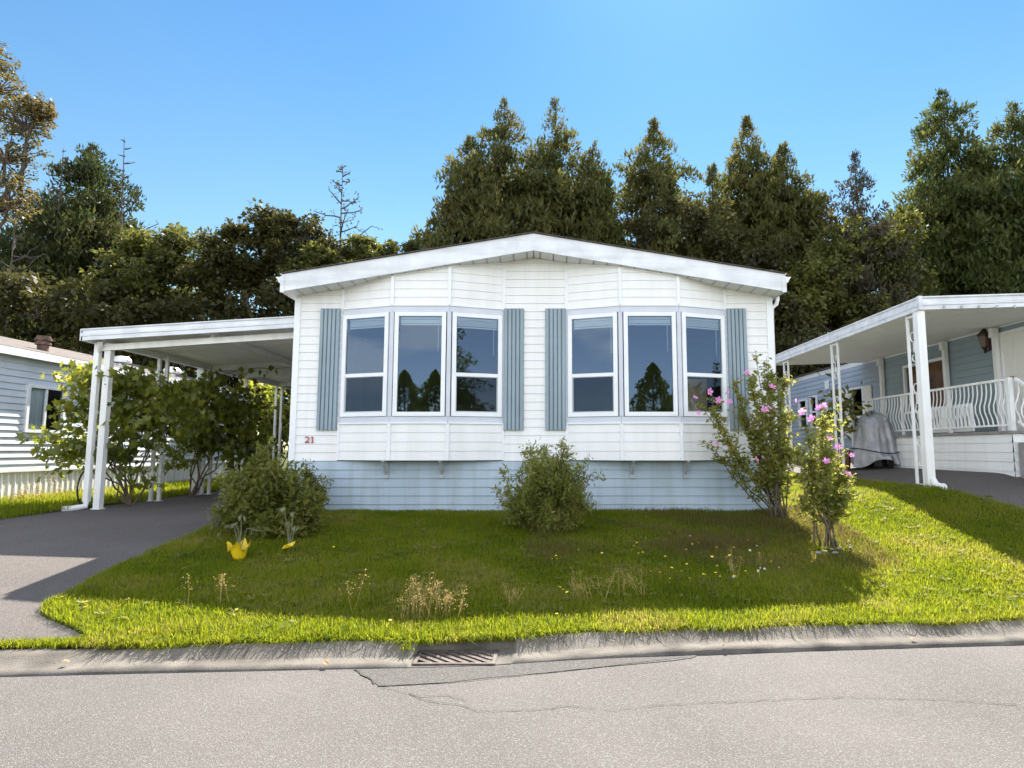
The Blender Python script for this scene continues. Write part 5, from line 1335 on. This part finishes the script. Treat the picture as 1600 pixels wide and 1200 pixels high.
o = blades('side_grass', a, b, rng.uniform(.05, .16, len(a)), rng.uniform(.006, .012, len(a)), .5, M['grass'], rng); tag(o, 'longer sunlit grass between the carport and the left neighbour', 'grass', kind='stuff')
a = rng.uniform(-3.22, 6.3, 15000); b = gut(a)+.30+np.abs(rng.normal(0, .05, len(a)))+.03*np.sin(a*5.3)*np.sin(a*2.1+1)
o = blades('edge_grass', a, b, rng.uniform(.04, .10, len(a)), rng.uniform(.004, .008, len(a)), .9, M['grass'], rng); tag(o, 'longer untrimmed grass hanging over the kerb', 'grass', kind='stuff')
a, b = sample(60000, -.2, 3.9, 5.4, 9.3); k = lawn_ok(a, b) & (rng.uniform(0, 1, len(a)) < np.clip(.15+.55*np.sin(a*2.3+np.sin(b*3)*1.5+.6)*np.sin(b*2.9+a)+.35*sstep(a, .3, 2.2), 0, 1)*sstep(b-.18*np.abs(a-1.5), 5.9, 7.0)); a, b = a[k], b[k]
o = blades('weedy_grass', a, b, rng.uniform(.04, .13, len(a))*(1+.5*(rng.uniform(0, 1, len(a)) > .93)), rng.uniform(.003, .006, len(a)), .7, M['weedy'], rng); tag(o, 'unmown brownish weedy grass in the shaded lawn by the round shrub', 'grass', kind='stuff')
# grass creeping out of the gutter joint at the driveway foot
a = np.concatenate([rng.uniform(-4.3, -3.3, 1800), rng.normal(-3.45, .12, 700), rng.normal(-1.0, .03, 160)]); b = gut(a)+.44+rng.normal(0, .03, len(a)); b[-160:] = gut(a[-160:])+rng.uniform(.20, .42, 160)
o = blades('joint_grass', a, b, rng.uniform(.03, .07, len(a)), rng.uniform(.004, .008, len(a)), .7, M['grass'], rng, lambda x, y: np.where(x > -1.3, .06, .075)+0*y); tag(o, 'grass and moss growing in the gutter joint at the driveway foot', 'grass', kind='stuff')

def tuft(label, px, py, w, n, seed, hgt=.30):
    rr = random.Random(seed); p = ground_at(px, py); z0 = hz(p.x, p.y); hgt *= 1.3; t = thing('dry_grass_tuft', (p.x, p.y, z0), label, 'dry grass')
    mb = MB(); C_ = []; A_ = []
    for k in range(n):
        f = Vector((p.x+rr.uniform(-w, w), p.y+rr.uniform(-.10, .10), 0)); f.z = hz(f.x, f.y); h = hgt*rr.uniform(.55, 1.1); e = f+Vector((rr.gauss(0, .06), rr.gauss(0, .05), h)); mb.tube([f, f.lerp(e, .55)+Vector((rr.gauss(0, .008), 0, 0)), e], [.0022, .002, .0012], 4)
        for j in range(26):
            u = rr.uniform(.55, 1.02); r = .035*(1.1-u)/.5+.006; c = f.lerp(e, u); C_.append((c.x+rr.gauss(0, r), c.y+rr.gauss(0, r), c.z+rr.gauss(0, .01))); A_.append((rr.gauss(0, 1), rr.gauss(0, 1), rr.uniform(.2, 1.4)))
    mb.build('stalk', M['dry'], t); leaves('seed_head', np.array(C_), np.array(A_), .016, .007, M['dry'], t, 0)
tuft('wide tuft of tan seeding grass behind the storm drain', 675, 966, .24, 34, 1, .23)
tuft('single tan seed stalk clump just right of the wide tan tuft', 797, 950, .04, 5, 2, .20)
tuft('tan seeding grass clump at the shadow edge below the round shrub', 920, 940, .16, 11, 3, .2)
tuft('thin tan stalks at the shadow edge right of the round shrub', 985, 932, .12, 8, 4, .18)
tuft('few dry stalks in the shaded lawn left of the storm drain', 548, 962, .04, 2, 5, .26)
tuft('dry stalks at the lawn tip near the driveway', 300, 948, .35, 4, 6, .24)
tuft('weedy dry stalks below the tall hibiscus', 1160, 905, .22, 5, 7, .2)

fl = None
spots = []
rf_ = random.Random(9)
for k in range(46): spots.append((rf_.uniform(985, 1215), rf_.uniform(815, 905)))
for k in range(6): spots.append((rf_.uniform(860, 960), rf_.uniform(850, 880)))
spots += [(502,850),(508,846),(521,855),(517,848),(610,970),(880,922),(886,926),(875,918),(870,960),(1165,893),(1205,878),(1268,878)]
for px, py in spots:
    zg = .35
    for _ in range(5):
        p = Vector(on_road(px, py, zg)); zg = hz(p.x, p.y)+.10
    if p.y > HY0-.1: continue
    if fl is None:
        mb = MB(); mb.tube([(0,0,-.12), (.005,0,-.05), (0,0,0)], .0018, 4); fl = mb.build('wildflower', M['green_stem'], None)
        hd = MB(); n = 9; hd.add([(0,0,.004)]+[(.016*math.cos(2*math.pi*q/n)*(1 if q % 2 else .7), .016*math.sin(2*math.pi*q/n)*(1 if q % 2 else .7), .008) for q in range(n)]+[(0,0,-.002)], [(0, i+1, (i+1) % n+1) for i in range(n)]+[(n+1, (i+1) % n+1, i+1) for i in range(n)])
        h0 = hd.build('flower_head', M['yellow_petal'], None); h0.parent = fl; o = fl
    else:
        o = fl.copy(); C.objects.link(o); h = h0.copy(); C.objects.link(h); h.parent = o
    o.location = p; o.rotation_euler = (rf_.uniform(-.1, .5), rf_.uniform(-.2, .2), rf_.uniform(0, 6)); q = rf_.uniform(.7, 1.2); o.scale = (q, q, 1)
    tag(o, 'small yellow weed flower on a thin stem in the front lawn', 'wildflower', 'yellow wildflowers in the front lawn')

# tall weeds along the left neighbour skirt
for k, (px, py) in enumerate(((20, 800), (58, 790), (85, 780))):
    p = at(px, py, 10.6+k*.5); rr = random.Random(k); t = thing('tall_weed', (p.x, p.y, .55), ('tall dry weed stalks nearest the left edge against the ribbed skirt', 'tall dry weed stalks in the middle of the ribbed skirt grass', 'tall dry weed stalks closest to the front carport posts')[k], 'weed')
    mb = MB(); C_ = []
    for j in range(9):
        f = Vector((p.x+rr.uniform(-.25, .25), p.y+rr.uniform(-.2, .2), .53)); e = f+Vector((rr.gauss(0, .1), rr.gauss(0, .1), rr.uniform(.2, .5))); mb.tube([f, f.lerp(e, .5)+Vector((.01, 0, 0)), e], [.004, .003, .002], 4)
        for q in range(10): c = f.lerp(e, rr.uniform(.3, 1)); C_.append((c.x+rr.gauss(0, .03), c.y+rr.gauss(0, .03), c.z))
    mb.build('stalk', M['dry'], t); leaves('leaf', np.array(C_), NP.normal(size=(len(C_), 3)), .05, .016, M['dry'], t, 0)

lf = None
for k, (px, py) in enumerate(((110,1036),(505,1036),(1130,1012),(1420,1000))):
    p = Vector(on_road(px, py, .03 if k < 7 else .006)); s0 = p.y-gut(p.x); p.z = .045 if s0 > .0 else .008
    if lf is None:
        mb = MB(); mb.add([(0,0,0),(.018,.012,.006),(.02,.03,.004),(.045,.02,.010),(.07,0,.002),(.045,-.02,.012),(.02,-.03,.003),(.018,-.012,.006)], [(0,1,3,4),(1,2,3),(0,4,5,7),(7,5,6)]); lf = mb.build('fallen_leaf', M['wood'], None); o = lf
    else: o = lf.copy(); C.objects.link(o)
    o.location = p; o.rotation_euler = (rf_.uniform(-.3, .3), rf_.uniform(-.3, .3), rf_.uniform(0, 6)); q = rf_.uniform(.5, 1.0); o.scale = (q, q, q)
    tag(o, 'small dry brown fallen leaf lying in the concrete gutter', 'fallen leaf', 'dry leaves in the gutter')
a, b = sample(900, -4.3, 6.3, 4.8, 9.2); k = lawn_ok(a, b); a, b = a[k], b[k]; i = np.repeat(np.arange(len(a)), 9); n = len(i); an = rng.uniform(0, 6.28, n)
c = np.stack([a[i]+np.cos(an)*.01, b[i]+np.sin(an)*.01, hlawn(a[i], b[i])+.018], 1)
o = leaves('lawn_weeds', c, np.stack([np.cos(an), np.sin(an), rng.uniform(.1, .7, n)], 1), rng.uniform(.03, .075, n), rng.uniform(.012, .028, n), M['shrub'], None, 1.5, rng); tag(o, 'low broad leaved weeds scattered through the front lawn', 'weeds', kind='stuff')

cv = None
for k in range(9):
    p = ground_at(rf_.gauss(1172, 20), rf_.gauss(899, 6)) if k < 6 else ground_at(rf_.uniform(1020, 1215), rf_.uniform(840, 900))
    if cv is None:
        mb = MB(); mb.lathe((0, 0, 0), [(.004, .05), (.017, .056), (.019, .066), (.011, .078), (.002, .081)], 8); cv = mb.build('clover_flower', M['fluff'], None, True); o = cv
    else: o = cv.copy(); C.objects.link(o)
    o.location = p; q = rf_.uniform(.45, .8); o.scale = (q, q, q)
    tag(o, 'small whitish clover head in the lawn before the hibiscus', 'wildflower', 'white clover heads in the lawn')
